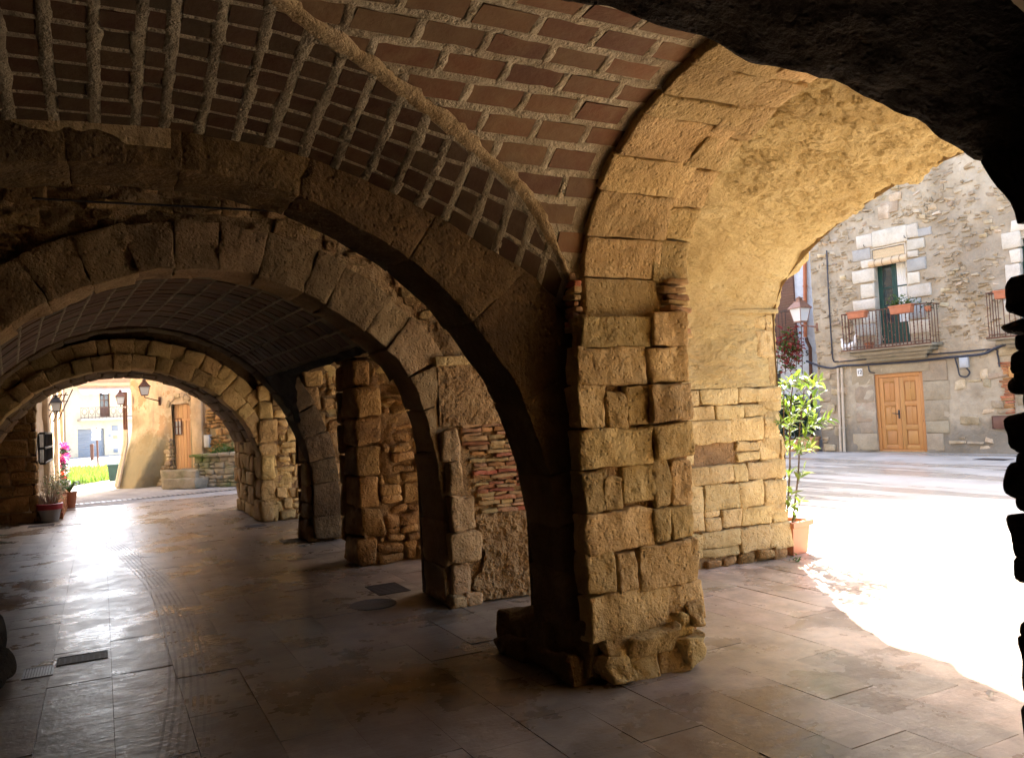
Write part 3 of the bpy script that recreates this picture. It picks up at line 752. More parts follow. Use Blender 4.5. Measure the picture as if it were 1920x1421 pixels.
# pier on the camera side, a black silhouette on the right
def silhouette_pier():
    root = thing('stone_pier', 'black silhouetted stone jamb at the right edge of the picture', 'pier', (2.9, 1.0, 0))
    obj('core', box(2.62, 3.2, 0.35, 1.36, 0, 2.5), M['mortar_dark'], root, 0)
    sil = [(1924, 1310, 1200), (1921, 1198, 1162), (1926, 1160, 1100), (1914, 1092, 1046), (1901, 1042, 966), (1912, 962, 942), (1899, 938, 868), (1911, 866, 846), (1904, 842, 766), (1916, 764, 742), (1899, 738, 712), (1910, 710, 700), (1896, 697, 652), (1911, 650, 640), (1883, 636, 602), (1896, 600, 588), (1884, 584, 522)]
    for (x, yb, yt) in sil:
        b0, t0 = on_x(x, yb, 2.60), on_x(x, yt, 2.60)
        obj('stone', block((2.57, 0.45, b0[2] - 0.008), (3.25, (b0[1] + t0[1]) / 2 + 0.008, t0[2] + 0.008), None, (8, 10, 9), 0.03, 0.024, 7, 0.012), M['shade_stone'], root)  # backlit stones, shade put into their near-black colour
    obj('stone', block((2.57, 0.45, 0), (3.25, on_x(1926, 1320, 2.6)[1], on_x(1924, 1310, 2.6)[2] - 0.005), None, (6, 6, 7), 0.03, 0.02, 5, 0.01), M['shade_stone'], root)
    obj('stone', block((2.57, 0.45, on_x(1884, 520, 2.6)[2]), (3.25, 1.40, 2.5), None, (6, 6, 7), 0.03, 0.02, 5, 0.01), M['shade_stone'], root)
silhouette_pier()

# ------------------------------------------------------------------ transverse arch 1
def mirrored(pts, c):
    return pts + [(2 * c - x, z) for x, z in reversed(pts)]
a1 = Profile(mirrored([(2.40, 0.0), (2.40, 0.4), (2.39, 0.8), (2.33, 1.23), (2.165, 1.71), (2.03, 1.92), (1.93, 2.06), (1.77, 2.25), (1.61, 2.39), (1.445, 2.51), (1.28, 2.60), (1.10, 2.69), (0.93, 2.76), (0.76, 2.80), (0.45, 2.845)], 0.19), True, 800)
def arch_one():
    root = thing('stone_arch', 'nearest dark arch across the arcade, springing from the foreground pier', 'arch', (0.25, 4.45, 0))
    ua, ub = 0.03, a1.len - 0.03
    us = cuts(ua, a1.u_at((2.33, 1.2)), 0.30) + cuts(a1.u_at((2.33, 1.2)), a1.u_at((-1.95, 1.2)), 0.52)[1:] + cuts(a1.u_at((-1.95, 1.2)), ub, 0.4)[1:]
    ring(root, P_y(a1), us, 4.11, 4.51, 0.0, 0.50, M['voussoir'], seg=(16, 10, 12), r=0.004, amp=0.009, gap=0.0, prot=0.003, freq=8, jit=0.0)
    # plaster patches left on the face near the crown
    up = a1.u_at((-0.45, 2.7)); 
    def patch(p):
        u = a1.u_at((0.33, 2.8)) + p[:, 0] * 0.62; r = 0.08 + p[:, 1] * 0.2
        lowr = 0.10 * np.clip(fbm(np.stack([u, u * 0, u * 0], 1), 4, 3, 8) + 0.3, 0, 1)
        r = np.maximum(r, 0.09 + lowr)
        y = 4.10 + 0.004 * fbm(np.stack([u, r, u * 0], 1), 9, 3, 2)
        return P_y(a1)(np.stack([u, y, r], 1))
    obj('plaster_patch', grid(patch, 30, 10), M['groin'], root, 180)
arch_one()

# ------------------------------------------------------------------ tiled groin vault over the camera bay
h2 = Profile([(4.09, 2.1), (4.06, 2.28), (4.0, 2.5), (3.92, 2.68), (3.72, 2.94), (3.4, 3.13), (3.0, 3.25), (2.78, 3.28), (2.45, 3.245)], True, 500)
_GX = np.array([0.10, 0.30, 0.63, 0.84, 1.11, 1.42, 1.79, 2.12, 2.38, 2.46, 2.58])
_GY = np.array([2.78, 2.90, 3.07, 3.21, 3.35, 3.51, 3.71, 3.84, 3.99, 4.02, 4.07])
_GZ = np.array([3.275, 3.262, 3.235, 3.195, 3.14, 3.06, 2.94, 2.78, 2.52, 2.40, 2.26])
_H1X = np.array([-2.3, -1.9, -1.2, -0.8, -0.36, 0.31, 0.91, 1.33, 1.78, 1.96, 2.3, 2.45, 2.58])
_H1Z = np.array([1.6, 2.1, 2.68, 2.88, 3.0, 3.04, 2.985, 2.86, 2.66, 2.56, 2.38, 2.28, 2.2])
def gy(X):
    X = np.asarray(X, float); X = np.where(X < -0.75, -0.65 - X, np.maximum(X, 0.10)); return np.interp(X, _GX, _GY)
def gz(X):
    X = np.asarray(X, float); X = np.where(X < -0.75, -0.65 - X, np.maximum(X, 0.10)); return np.interp(X, _GX, _GZ)
def _sm(x): return np.interp(x, _H1X, _H1Z)
def web1(X, Y, r=0.0):
    h = (_sm(X - 0.08) + _sm(X + 0.08) + _sm(X)) / 3
    t = np.clip((4.12 - Y) / np.maximum(4.12 - gy(X), 0.02), -1, 1.4)
    z = h + (gz(X) - h) * t
    return np.stack([X, Y, z + r], 1)
def gx(Y): return np.interp(Y, _GY, _GX)
def web2(U, X, r=0.0):
    a, z = h2.at(U, r); return np.stack([X, a, z], 1)
def clip_poly(poly, a, b, c):
    """keep a*x + b*y <= c"""
    out = []
    for i in range(len(poly)):
        p, q = poly[i], poly[(i + 1) % len(poly)]
        dp, dq = a * p[0] + b * p[1] - c, a * q[0] + b * q[1] - c
        if dp <= 0: out.append(p)
        if dp * dq < 0:
            t = dp / (dp - dq); out.append((p[0] + (q[0] - p[0]) * t, p[1] + (q[1] - p[1]) * t))
    return out
def area(p): return 0.5 * abs(sum(p[i][0] * p[(i + 1) % len(p)][1] - p[(i + 1) % len(p)][0] * p[i][1] for i in range(len(p))))
def tile_solid(poly, surf, th=0.02):
    pts = []
    for i in range(len(poly)):
        p, q = poly[i], poly[(i + 1) % len(poly)]
        pts += [p, ((p[0] + q[0]) / 2, (p[1] + q[1]) / 2)]
    P = np.array(pts); n = len(P); tilt = rnd.uniform(-0.004, 0.004)
    lo = surf(P[:, 0], P[:, 1], -0.0 + tilt); hi = surf(P[:, 0], P[:, 1], th)
    v = np.concatenate([lo, hi])
    f = [tuple(range(n))] + [(i, n + i, n + (i + 1) % n, (i + 1) % n) for i in range(n)]
    return v, f
def ribbon(path, surf, across, w, h, seed, base=0.008):
    """rough bead of mortar along a path of surface parameters; across = unit parameter direction"""
    path = np.array(path, float); n = len(path); prof = [(-1, 0), (-0.8, 0.85), (0, 1), (0.8, 0.85), (1, 0)]
    S = np.arange(n) * 0.03
    q3 = lambda k: np.stack([path[:, 0] * 1.0 + k, path[:, 1], np.full(n, seed * 1.7)], 1)
    ww = w * (1 + 0.24 * fbm(q3(0), 14, 3, seed)); off = 0.13 * w * fbm(q3(5), 5, 2, seed + 3)
    V = []
    for k, (s, hh) in enumerate(prof):
        r = base - (h + base) * hh * (1 + 0.2 * fbm(q3(9 + k), 16, 2, seed + k)) if hh else np.full(n, base)
        p = path + across * (off + s * ww / 2 * (1 + 0.15 * fbm(q3(20 + k), 22, 2, seed + k)))[:, None]
        V.append(surf(p[:, 0], p[:, 1], r))
    m = len(prof); V = np.stack(V, 1).reshape(-1, 3)
    f = [(i * m + k, i * m + k + 1, (i + 1) * m + k + 1, (i + 1) * m + k) for i in range(n - 1) for k in range(m - 1)]
    return V, f
def groin_vault():
    root = thing('tile_vault', 'groin vault of flat red tiles and wide pale joints over the foreground bay', 'vault', (0.9, 3.0, 0))
    # --- web rising from the lateral ring, rows along x
    web = obj('web', grid(lambda p: web2(p[:, 0] * h2.len, gx(np.clip(h2.at(p[:, 0] * h2.len, 0)[0], 2.78, 4.07)) - 0.02 + p[:, 1] * (2.62 - gx(np.clip(h2.at(p[:, 0] * h2.len, 0)[0], 2.78, 4.07))), 0.005), 60, 30), M['joint'], root, 180)
    rows, U0 = [], 0.08
    step = 0.163
    k, u = 0, U0
    while u < h2.len - 0.05:
        rows.append(u); u += step
    joints = []; sd = 0
    for k, u in enumerate(rows):
        e0 = rnd.uniform(-0.004, 0.004); ua, ub = u + 0.023 + e0, min(u + step - 0.023 + e0, h2.len)
        x = 2.66 - (k % 2) * 0.165 - rnd.uniform(0, 0.03)
        ym = h2.at((ua + ub) / 2, 0)[0]
        while x > gx(min(max(ym, 2.78), 4.07)) - 0.35:
            L = 0.268 + rnd.uniform(-0.02, 0.016)
            j = rnd.uniform(-0.004, 0.004)
            poly = [(ua, x - L + j), (ub, x - L - j), (ub, x), (ua, x)]
            poly = clip_poly(poly, 0, 1, 2.63)
            # groin as a straight line near this tile
            y0, y1 = h2.at(ua, 0)[0], h2.at(ub, 0)[0]
            x0, x1 = gx(np.clip(y0, 2.78, 4.07)) + 0.035, gx(np.clip(y1, 2.78, 4.07)) + 0.035
            a, b = (x1 - x0), -(ub - ua); c = a * ua + b * x0     # keep x >= line
            if len(poly) > 2: poly = clip_poly(poly, a, b, c)
            if len(poly) > 2 and area(poly) > 0.004:
                obj('tile', tile_solid(poly, web2), M['tile'], root, 0)
            # upright joint
            xj = x - L - 0.023
            xg = gx(np.clip(ym, 2.78, 4.07))
            if xg + 0.03 < xj < 2.6:
                joints.append(ribbon([(t, xj + 0.006 * math.sin(t * 40)) for t in np.linspace(ua - 0.014, ub + 0.014, 6)], web2, np.array([0, 1.0]), 0.054, 0.001, sd)); sd += 1
            x -= L + 0.046
        xg = gx(np.clip(h2.at(u, 0)[0], 2.78, 4.07))
        n = max(4, int((2.62 - xg) / 0.03))
        if k: joints.append(ribbon([(u + 0.008 * math.sin(t * 3 + k), t) for t in np.linspace(xg + 0.0, 2.63, n)], web2, np.array([1.0, 0]), 0.058, 0.0015, sd)); sd += 1
    obj('mortar_joints', cat_vf(joints), M['joint'], root, 180, kind='stuff'); joints = []
    # --- web over transverse arch 1, stacked columns
    obj('web', grid(lambda p: web1(-2.2 + p[:, 0] * 4.76, 4.16 + p[:, 1] * (gy(-2.2 + p[:, 0] * 4.76) - 4.16), 0.005), 90, 24), M['joint_mid'], root, 180)
    xs = [-1.0]; wid = []
    seq = [0.122] * 7 + [0.075] + [0.122] * 12 + [0.12] * 12
    x = -0.93; jw = 0.045; cols = []
    for w in seq:
        sl = float((_sm(x + 0.1) - _sm(x)) / 0.1); k = 1 / math.sqrt(1 + sl * sl)
        cols.append((x, x + w * k)); x += w * k + jw * k
        if x > 2.5: break
    for ci, (xa, xb) in enumerate(cols):
        y = 4.14 - rnd.uniform(0, 0.02); xm = (xa + xb) / 2
        yg = float(gy(xm)); tilt = 0.005
        while y > min(float(gy(xa)), float(gy(xb))):
            L = 0.104 + rnd.uniform(-0.005, 0.005)
            poly = [(xa, y - L), (xb, y - L + tilt), (xb, y + tilt), (xa, y)]
            x0, x1 = xa, xb; g0, g1 = float(gy(xa)) + 0.035, float(gy(xb)) + 0.035
            a, b = (g1 - g0), -(x1 - x0); c = a * x0 + b * g0     # keep y >= line
            poly = clip_poly(poly, a, b, c)
            if len(poly) > 2 and area(poly) > 0.0012:
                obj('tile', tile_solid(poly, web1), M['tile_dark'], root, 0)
            yj = y - L - 0.011
            if yj > yg + 0.02:
                joints.append(ribbon([(t, yj + tilt * (t - xa) / (xb - xa)) for t in np.linspace(xa - 0.01, xb + 0.01, 9)], web1, np.array([0, 1.0]), 0.032, 0.001, sd)); sd += 1
            y -= L + 0.022
        xj = xb + 0.020
        g = float(gy(xj))
        if g < 4.08:
            n = max(5, int((4.14 - g) / 0.03))
            joints.append(ribbon([(xj + 0.008 * math.sin(t * 5 + ci), t) for t in np.linspace(g + 0.01, 4.15, n)], web1, np.array([1.0, 0]), 0.062, 0.002, sd)); sd += 1
    obj('mortar_joints', cat_vf(joints), M['joint_mid'], root, 180, kind='stuff')
    # --- pale bead along the groin
    s = np.linspace(0, 1, 90); X = 0.10 + s * 2.46
    c = np.stack([X, gy(X), gz(X)], 1)
    c[1:-1] = (c[:-2] + c[1:-1] * 2 + c[2:]) / 4
    V = []; T = np.gradient(c, axis=0); T /= np.linalg.norm(T, axis=1, keepdims=True)
    side = np.cross(T, np.array([0, 0, 1.0])); side /= np.linalg.norm(side, axis=1, keepdims=True)
    pr = [(-1, 0.018), (-0.8, -0.003), (-0.35, -0.007), (0.3, -0.007), (0.8, -0.003), (1, 0.016)]
    for k, (q, r) in enumerate(pr):
        w = 0.056 * (1 + 0.38 * fbm(c + k * 3, 13, 4, k, 0.65)) * np.clip(0.5 + 3 * (1 - s), 0.55, 1)
        V.append(c + side * (q * w)[:, None] + np.array([0, 0, 1.0]) * (r + 0.007 * fbm(c + k * 5, 18, 3, k + 50))[:, None])
    m = len(pr); V = np.stack(V, 1).reshape(-1, 3)
    obj('groin_bead', (V, [(i * m + k, i * m + k + 1, (i + 1) * m + k + 1, (i + 1) * m + k) for i in range(len(s) - 1) for k in range(m - 1)]), M['groin'], root, 180)
    # --- camera-side half of the bay, its shade put into the colour
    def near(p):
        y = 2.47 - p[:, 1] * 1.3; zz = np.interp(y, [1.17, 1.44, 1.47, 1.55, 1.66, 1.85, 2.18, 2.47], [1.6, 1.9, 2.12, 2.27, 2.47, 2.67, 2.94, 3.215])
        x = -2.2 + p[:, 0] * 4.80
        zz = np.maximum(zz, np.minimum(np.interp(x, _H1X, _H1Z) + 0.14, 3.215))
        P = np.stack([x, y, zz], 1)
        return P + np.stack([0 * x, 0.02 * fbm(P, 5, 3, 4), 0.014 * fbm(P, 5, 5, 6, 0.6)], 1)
    obj('shade_web', grid(near, 260, 120), M['shade_stone'], root, 180)
    def lip(p):
        x = -2.2 + p[:, 0] * 4.80; z = 3.20 + p[:, 1] * 0.12
        P = np.stack([x, np.full(len(x), 2.475), z], 1); return P + np.stack([0 * x, 0.012 * fbm(P, 6, 3, 14), 0 * x], 1)
    obj('web_edge', grid(lip, 60, 4), M['shade_stone'], root, 180)
groin_vault()

# ------------------------------------------------------------------ transverse arch 2 with its rubble spandrel
a2 = Profile(mirrored([(2.53, 0.0), (2.53, 0.5), (2.51, 1.0), (2.44, 1.5), (2.35, 1.80), (2.24, 2.01), (2.09, 2.17), (1.93, 2.31), (1.77, 2.44), (1.58, 2.55), (1.36, 2.65), (1.14, 2.72), (0.90, 2.77)], 0.68), True, 800)
def r_of(prof, x, z):
    i = np.argmin((prof.a - x) ** 2 + (prof.z - z) ** 2)
    return (x - prof.a[i]) * prof.na[i] + (z - prof.z[i]) * prof.nz[i]
def arch_two():
    root = thing('stone_arch', 'second arch across the arcade, tan voussoirs below a wall of rubble', 'arch', (0.82, 6.7, 0))
    ua, ub = 0.03, a2.len - 0.03
    us = cuts(ua, a2.u_at((2.4, 1.65)), 0.33) + cuts(a2.u_at((2.4, 1.65)), a2.u_at((-1.04, 1.65)), 0.30)[1:] + cuts(a2.u_at((-1.04, 1.65)), ub, 0.35)[1:]
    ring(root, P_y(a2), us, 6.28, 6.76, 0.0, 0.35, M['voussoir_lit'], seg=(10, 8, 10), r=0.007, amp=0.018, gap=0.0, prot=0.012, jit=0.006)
    f = wall_frame_y(6.33)
    obj('spandrel_mortar', rough_sheet(lambda p: P_y(a2)(np.stack([a2.u_at((2.44, 1.5)) + p[:, 0] * (a2.u_at((-1.08, 1.5)) - a2.u_at((2.44, 1.5))), np.full(len(p), 6.34), 0.3 + p[:, 1] * 1.3], 1)), 200, 80, 0.03, 9, 12, (0, 1, 0)), M['earth'], root, 180)
    for (a, b, z0, z1) in rubble(-1.9, 2.95, 1.9, 3.5, 0.06, 0.17, 0.10, 0.34, 0.3, 0.008):
        rr = [r_of(a2, x, z) for x in (a, b) for z in (z0, z1)]
        if min(rr) < 0.34 or rnd.random() < 0.3: continue
        obj('stone', block((a, -0.06, z0), (b, rnd.uniform(-0.01, 0.035), z1), f, (7, 4, 6), 0.016, 0.018, 8, 0.016), M['rubble'], root)
arch_two()

# wall running out to the plaza behind pier 1
def brick_wall():
    root = thing('masonry_wall', 'buttress wall of patched brick and golden ashlar between foreground pier and terracotta pot', 'wall', (4.2, 6.4, 0))
    cv, cf = box(2.56, 6.02, 6.06, 6.95, 0, 3.7); cv = np.where(cv[:, 1:2] < 6.5, slant(cv), cv)
    obj('core', (cv, cf), M['mortar_dark'], root, 0)
    f = lambda q: slant(wall_frame_y(5.95)(q))
    fo = lambda q: slant(wall_frame_y(5.97)(q))
    # --- inner stretch, X 2.5 .. 3.5
    def up(p):
        x = 2.53 + p[:, 0] * 0.95; z = 1.50 + p[:, 1] * 0.52
        P = slant(np.stack([x, np.full(len(x), 5.925), z], 1))
        return P + np.stack([0 * x, 0.008 * fbm(P, 9, 4, 3) + 0.014 * np.abs(fbm(P, 24, 3, 8)), 0 * x], 1)
    obj('render_patch', grid(up, 120, 70), M['earth'], root, 180)
    obj('cornice', block((2.5, -0.1, 2.0), (3.5, 0.05, 2.08), f, (14, 3, 3), 0.012, 0.012, 4), M['gold'], root)
    obj('upper_render', rough_sheet(lambda p: np.stack([2.5 + p[:, 0] * 1.0, 5.97 + 0.092 * (3.6 - p[:, 0]), 2.06 + p[:, 1] * 1.5], 1), 40, 50, 0.03, 6, 9, (0, 1, 0)), M['mortar'], root, 180)
    obj('rubble_core', rough_sheet(lambda p: np.stack([2.68 + p[:, 0] * 0.85, 5.975 + 0.092 * (3.42 - p[:, 0] * 0.85), p[:, 1] * 1.55], 1), 90, 150, 0.02, 14, 19, (0, 1, 0)), M['earth'], root, 180)
    def low(p):
        z = 0.02 + p[:, 1] * 0.72; e = 2.74 + 0.10 * np.clip(z / 0.4, 0, 1) + 0.05 * fbm(np.stack([z, z * 0, z * 0], 1), 7, 3, 2); x = e + p[:, 0] * (3.5 - e)
        P = np.stack([x, 5.92 + 0.092 * (6.1 - x) - 0.12 * np.clip(0.25 - z, 0, 1), z], 1)
        return P + np.stack([0 * x, 0.02 * fbm(P, 9, 4, 33) + 0.022 * np.abs(fbm(P, 22, 3, 38)), 0 * x], 1)
    obj('rubble_render', grid(low, 130, 130), M['earth'], root, 180)
    # ragged courses of brick
    z = 0.70; k = 0
    while z < 1.50:
        h = rnd.uniform(0.028, 0.042); x = 2.70 + (0.02 if z > 1.3 else 0.07 + 0.05 * rnd.random()) + (0.05 if z < 0.95 else 0)
        if z < 0.8: x += 0.03
        while x < 3.45:
            w = rnd.uniform(0.09, 0.24)
            m = M['brick'] if rnd.random() < (0.5 if z > 1.40 or 0.9 < z < 1.08 else 0.22) else M['brick_tan']
            if rnd.random() > 0.04:
                obj('brick', block((x, -0.05, z), (x + w - 0.006, rnd.uniform(0.0, 0.035), z + h - 0.004), f, (5, 2, 3), 0.006, 0.009, 12, 0.006), m, root)
            x += w
        z += h; k += 1
    # tall stones of the little pilaster
    for (a, b, z0, z1, o) in ((2.53, 2.67, 1.20, 1.47, 0.07), (2.55, 2.67, 0.93, 1.19, 0.08), (2.56, 2.76, 0.62, 0.92, 0.11), (2.555, 2.80, 0.36, 0.61, 0.12), (2.56, 2.72, 0.08, 0.35, 0.06), (2.52, 2.66, 0.0, 0.1, 0.10), (2.66, 2.8, 0.0, 0.09, 0.10)):
        obj('stone', block((a, -0.14, z0), (b, o, z1), f, (8, 6, 10), 0.022, 0.018, 6, 0.015), M['tan'], root)
    # --- outer stretch seen past the pier, X 3.3 .. 6.1
    obj('jamb_mortar', rough_sheet(lambda p: np.stack([3.2 + p[:, 0] * 2.86, 6.0 + 0.092 * (2.9 - p[:, 0] * 2.86), p[:, 1] * 1.8], 1), 110, 70, 0.02, 8, 29, (0, 1, 0)), M['mortar'], root, 180)
    obj('jamb_end', box(6.0, 6.09, 5.98, 6.9, 0, 2.5), M['gold'], root, 0)
    for (a, b, z0, z1) in rubble(3.3, 6.10, 0.10, 1.72, 0.13, 0.27, 0.16, 0.50, 0.16, 0.010):
        if rnd.random() < 0.05: continue
        end = 0.06 if b > 6.05 else 0.0
        lean = 0.06 * max(0, 0.5 - z0)
        obj('stone', block((a, -0.12, z0), (b + (rnd.uniform(-0.02, 0.02) + lean if end else 0), 0.02 + rnd.uniform(-0.006, 0.010), z1), fo, (9, 5, 7), 0.016, 0.012, 7, 0.012), M['gold_pale'], root)
    for x in np.arange(3.3, 6.1, 0.2):
        obj('stone', block((x, -0.12, 0.0), (x + rnd.uniform(0.14, 0.2), rnd.uniform(0.02, 0.05), rnd.uniform(0.07, 0.11)), fo, (4, 3, 3), 0.03, 0.02, 6, 0.015), M['rubble'], root)
    # jamb end stones
    z = 0.1
    while z < 2.4:
        h = rnd.uniform(0.16, 0.3); h = min(h, 2.45 - z)
        obj('stone', block((5.85, -0.5, z), (6.10 + rnd.uniform(-0.02, 0.05) + 0.05 * max(0, 0.5 - z), 0.0 if z > 1.7 else 0.015, z + h - 0.014), fo, (5, 6, 5), 0.03, 0.018, 5, 0.012), M['gold_pale'], root)
        z += h
brick_wall()

# ------------------------------------------------------------------ walls 3, 4 and 5 further along
def side_wall(label, Y, X0, depth, mat, hmax, wmax, seed, top=2.5, pil=True):
    root = thing('masonry_wall', label, 'wall', (X0 + 0.6, Y + depth / 2, 0))
    obj('core', box(X0 + 0.07, 4.28, Y + 0.08, Y + depth, 0, 3.7), M['mortar_dark'], root, 0)
    obj('wall_mortar', rough_sheet(lambda p: np.stack([X0 + 0.05 + p[:, 0] * 2.0, np.full(len(p), Y + 0.03), p[:, 1] * 3.2], 1), 60, 90, 0.045, 6, seed, (0, 1, 0)), M['mortar'], root, 180)
    f = wall_frame_y(Y)
    z = 0.0
    # quoins at the corner
    while z < top:
        h = rnd.uniform(0.2, 0.38); w = rnd.uniform(0.16, 0.30)
        ww = X0 + w
        obj('stone', block((X0 - 0.01 + (0.0 if z > 0.15 else -0.03), -0.5, z), (ww, 0.03 + rnd.uniform(-0.01, 0.02), z + h - 0.014), f, (6, 6, 6), 0.04, 0.022, 4, 0.016), mat, root)
        for (a, b, z0, z1) in rubble(ww + 0.01, X0 + 1.3, z, z + h, 0.09, hmax, 0.12, wmax, 0.3, 0.016):
            if rnd.random() < 0.10: continue
            obj('stone', block((a, -0.1, z0), (b, rnd.uniform(-0.02, 0.05), z1), f, (5, 4, 5), 0.035, 0.026, 5, 0.022), mat, root)
        z += h
    # flank towards the arcade
    for (a, b, z0, z1) in rubble(Y + 0.5, Y + depth, 0, top, 0.2, 0.36, 0.3, 0.5, 0.1):
        obj('stone', block((a, -0.1, z0), (b, 0.03, z1), wall_frame_nx(X0), (4, 3, 4), 0.035, 0.02, 4, 0.015), mat, root)
side_wall('rubble buttress wall, third from the foreground, its lumpy face fully lit', 8.55, 2.46, 0.65, M['rubble'], 0.26, 0.34, 61)
side_wall('narrow rubble buttress wall, fourth from the foreground', 10.75, 2.42, 0.55, M['rubble'], 0.22, 0.28, 62, 2.1)
side_wall('farthest golden buttress wall beside the bright street opening', 13.48, 2.28, 2.6, M['gold'], 0.24, 0.34, 63)

# barrel passages leading out between those walls
def passage(label, y0, y1, sp, rise):
    c, a = (y0 + y1) / 2, (y1 - y0) / 2
    pr = Profile(arch_pts(c, a + 0.02, sp, rise, sp - 0.3), False)
    root = thing('passage_vault', label, 'vault', (4.3, c, 0))
    f = P_x(pr)
    def s(p):
        q = np.stack([p[:, 0] * pr.len, 2.62 + p[:, 1] * 1.68, np.zeros(len(p))], 1)
        q[:, 2] = 0.03 * fbm(np.stack([q[:, 0], q[:, 1], q[:, 2]], 1), 4, 3, 71); return f(q)
    obj('soffit', grid(s, 60, 40), M['plaster'], root, 180)
    v, fc = grid(lambda p: f(np.stack([p[:, 0] * pr.len, np.full(len(p), 2.63), p[:, 1] * 1.6], 1)), 40, 6)
    v[:, 2] = np.minimum(v[:, 2], 3.72); v[:, 1] = np.clip(v[:, 1], y0 - 0.2, y1 + 0.2)
    obj('inner_spandrel', (v, fc), M['mortar_dark'], root, 0)
    v2 = v.copy(); v2[:, 0] = 4.30
    obj('outer_spandrel', (v2, fc), M['upper'], root, 0)
    us = cuts(pr.u_at((y1, sp)), pr.u_at((y0, sp)), 0.28)
    ring(root, f, us, 2.5, 3.0, -0.012, 0.28, M['voussoir'], seg=(4, 4, 3), r=0.025, amp=0.016)
passage('second plastered passage from the arcade, behind the brick wall', 6.95, 8.58, 1.95, 0.78)
passage('third plastered passage from the arcade, between rubble buttresses', 9.2, 10.78, 1.95, 0.76)
passage('fourth plastered passage from the arcade, before the far arch', 11.3, 13.5, 1.6, 0.95)

# ------------------------------------------------------------------ arch 3 and the tiled barrel between arches 2 and 3
a3 = Profile(arch_pts(0.41, 2.06, 0.66, 2.17), False)
def arch_three():
    root = thing('stone_arch', 'third dark arch across the arcade, closing the small tiled barrel', 'arch', (0.41, 10.8, 0))
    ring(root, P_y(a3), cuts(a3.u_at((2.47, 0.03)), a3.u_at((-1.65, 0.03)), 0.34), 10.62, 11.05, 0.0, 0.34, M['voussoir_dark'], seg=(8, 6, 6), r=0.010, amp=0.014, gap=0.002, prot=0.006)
    obj('spandrel_mortar', rough_sheet(lambda p: P_y(a3)(np.stack([p[:, 0] * a3.len, np.full(len(p), 10.9), 0.28 + p[:, 1] * 0.9], 1)), 60, 10, 0.02, 6, 14, (0, 1, 0)), M['mortar_dark'], root, 180)
arch_three()
v0, v1 = a2.u_at((2.40, 1.65)), a2.u_at((-1.04, 1.65))
w0, w1 = a3.u_at((2.36, 1.62)), a3.u_at((-1.54, 1.62))
def barrel(t, y, r=0.0):
    k = np.clip((y - 6.7) / 3.92, 0, 1)
    xa, za = a2.at(v0 + t * (v1 - v0), 0.06 + r); xb, zb = a3.at(w0 + t * (w1 - w0), 0.02 + r)
    return np.stack([xa + (xb - xa) * k, y, za + (zb - za) * k], 1)
def barrel_vault():
    root = thing('tile_vault', 'tiled barrel vault seen through the second arch, above the arcade middle', 'vault', (0.45, 8.9, 0))
    obj('shell', grid(lambda p: barrel(0.15 + 0.85 * p[:, 0], 6.7 + p[:, 1] * 3.95, 0.006), 90, 20), M['joint_dim'], root, 180)
    L0 = (v1 - v0 + w1 - w0) / 2; n = 18; t0, t1 = 0.16, 0.90; joints = []; sd = 900
    for c in range(n):
        ta, tb = t0 + (t1 - t0) * (c + 0.06) / n, t0 + (t1 - t0) * (c + 0.94) / n
        y = 10.60; k = 0
        while y > 7.3:
            L = 0.165; j = rnd.uniform(-0.004, 0.004)
            poly = [(ta, y - L), (tb, y - L + j), (tb, y), (ta, y)]
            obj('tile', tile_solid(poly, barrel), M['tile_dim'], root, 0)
            y -= L + 0.040; k += 1
        joints.append(ribbon([(tb + 0.06 * (t1 - t0) / n, q) for q in np.linspace(6.8, 10.62, 70)], barrel, np.array([1.0 / L0, 0]), 0.036, 0.001, sd)); sd += 1
    obj('mortar_joints', cat_vf(joints), M['joint_dim'], root, 180, kind='stuff')
    for (qa, qb) in ((0.0, 0.155), (0.905, 1.0)):
        def skin(p):
            yy = 6.74 + p[:, 1] * 3.9; lo = 0.135 * (1 - np.clip((yy - 9.2) / 1.3, 0, 1) ** 1.5) if qa == 0 else qa
            P = barrel(lo + p[:, 0] * (qb - lo), yy, -0.012); return P + np.stack([0.02 * fbm(P, 6, 3, 3), 0 * P[:, 0], 0.01 * fbm(P, 7, 3, 4)], 1)
        obj('shade_flank', grid(skin, 14, 70), M['shade_stone'], root, 180)  # near-black lower flank: its shade put into the colour
barrel_vault()

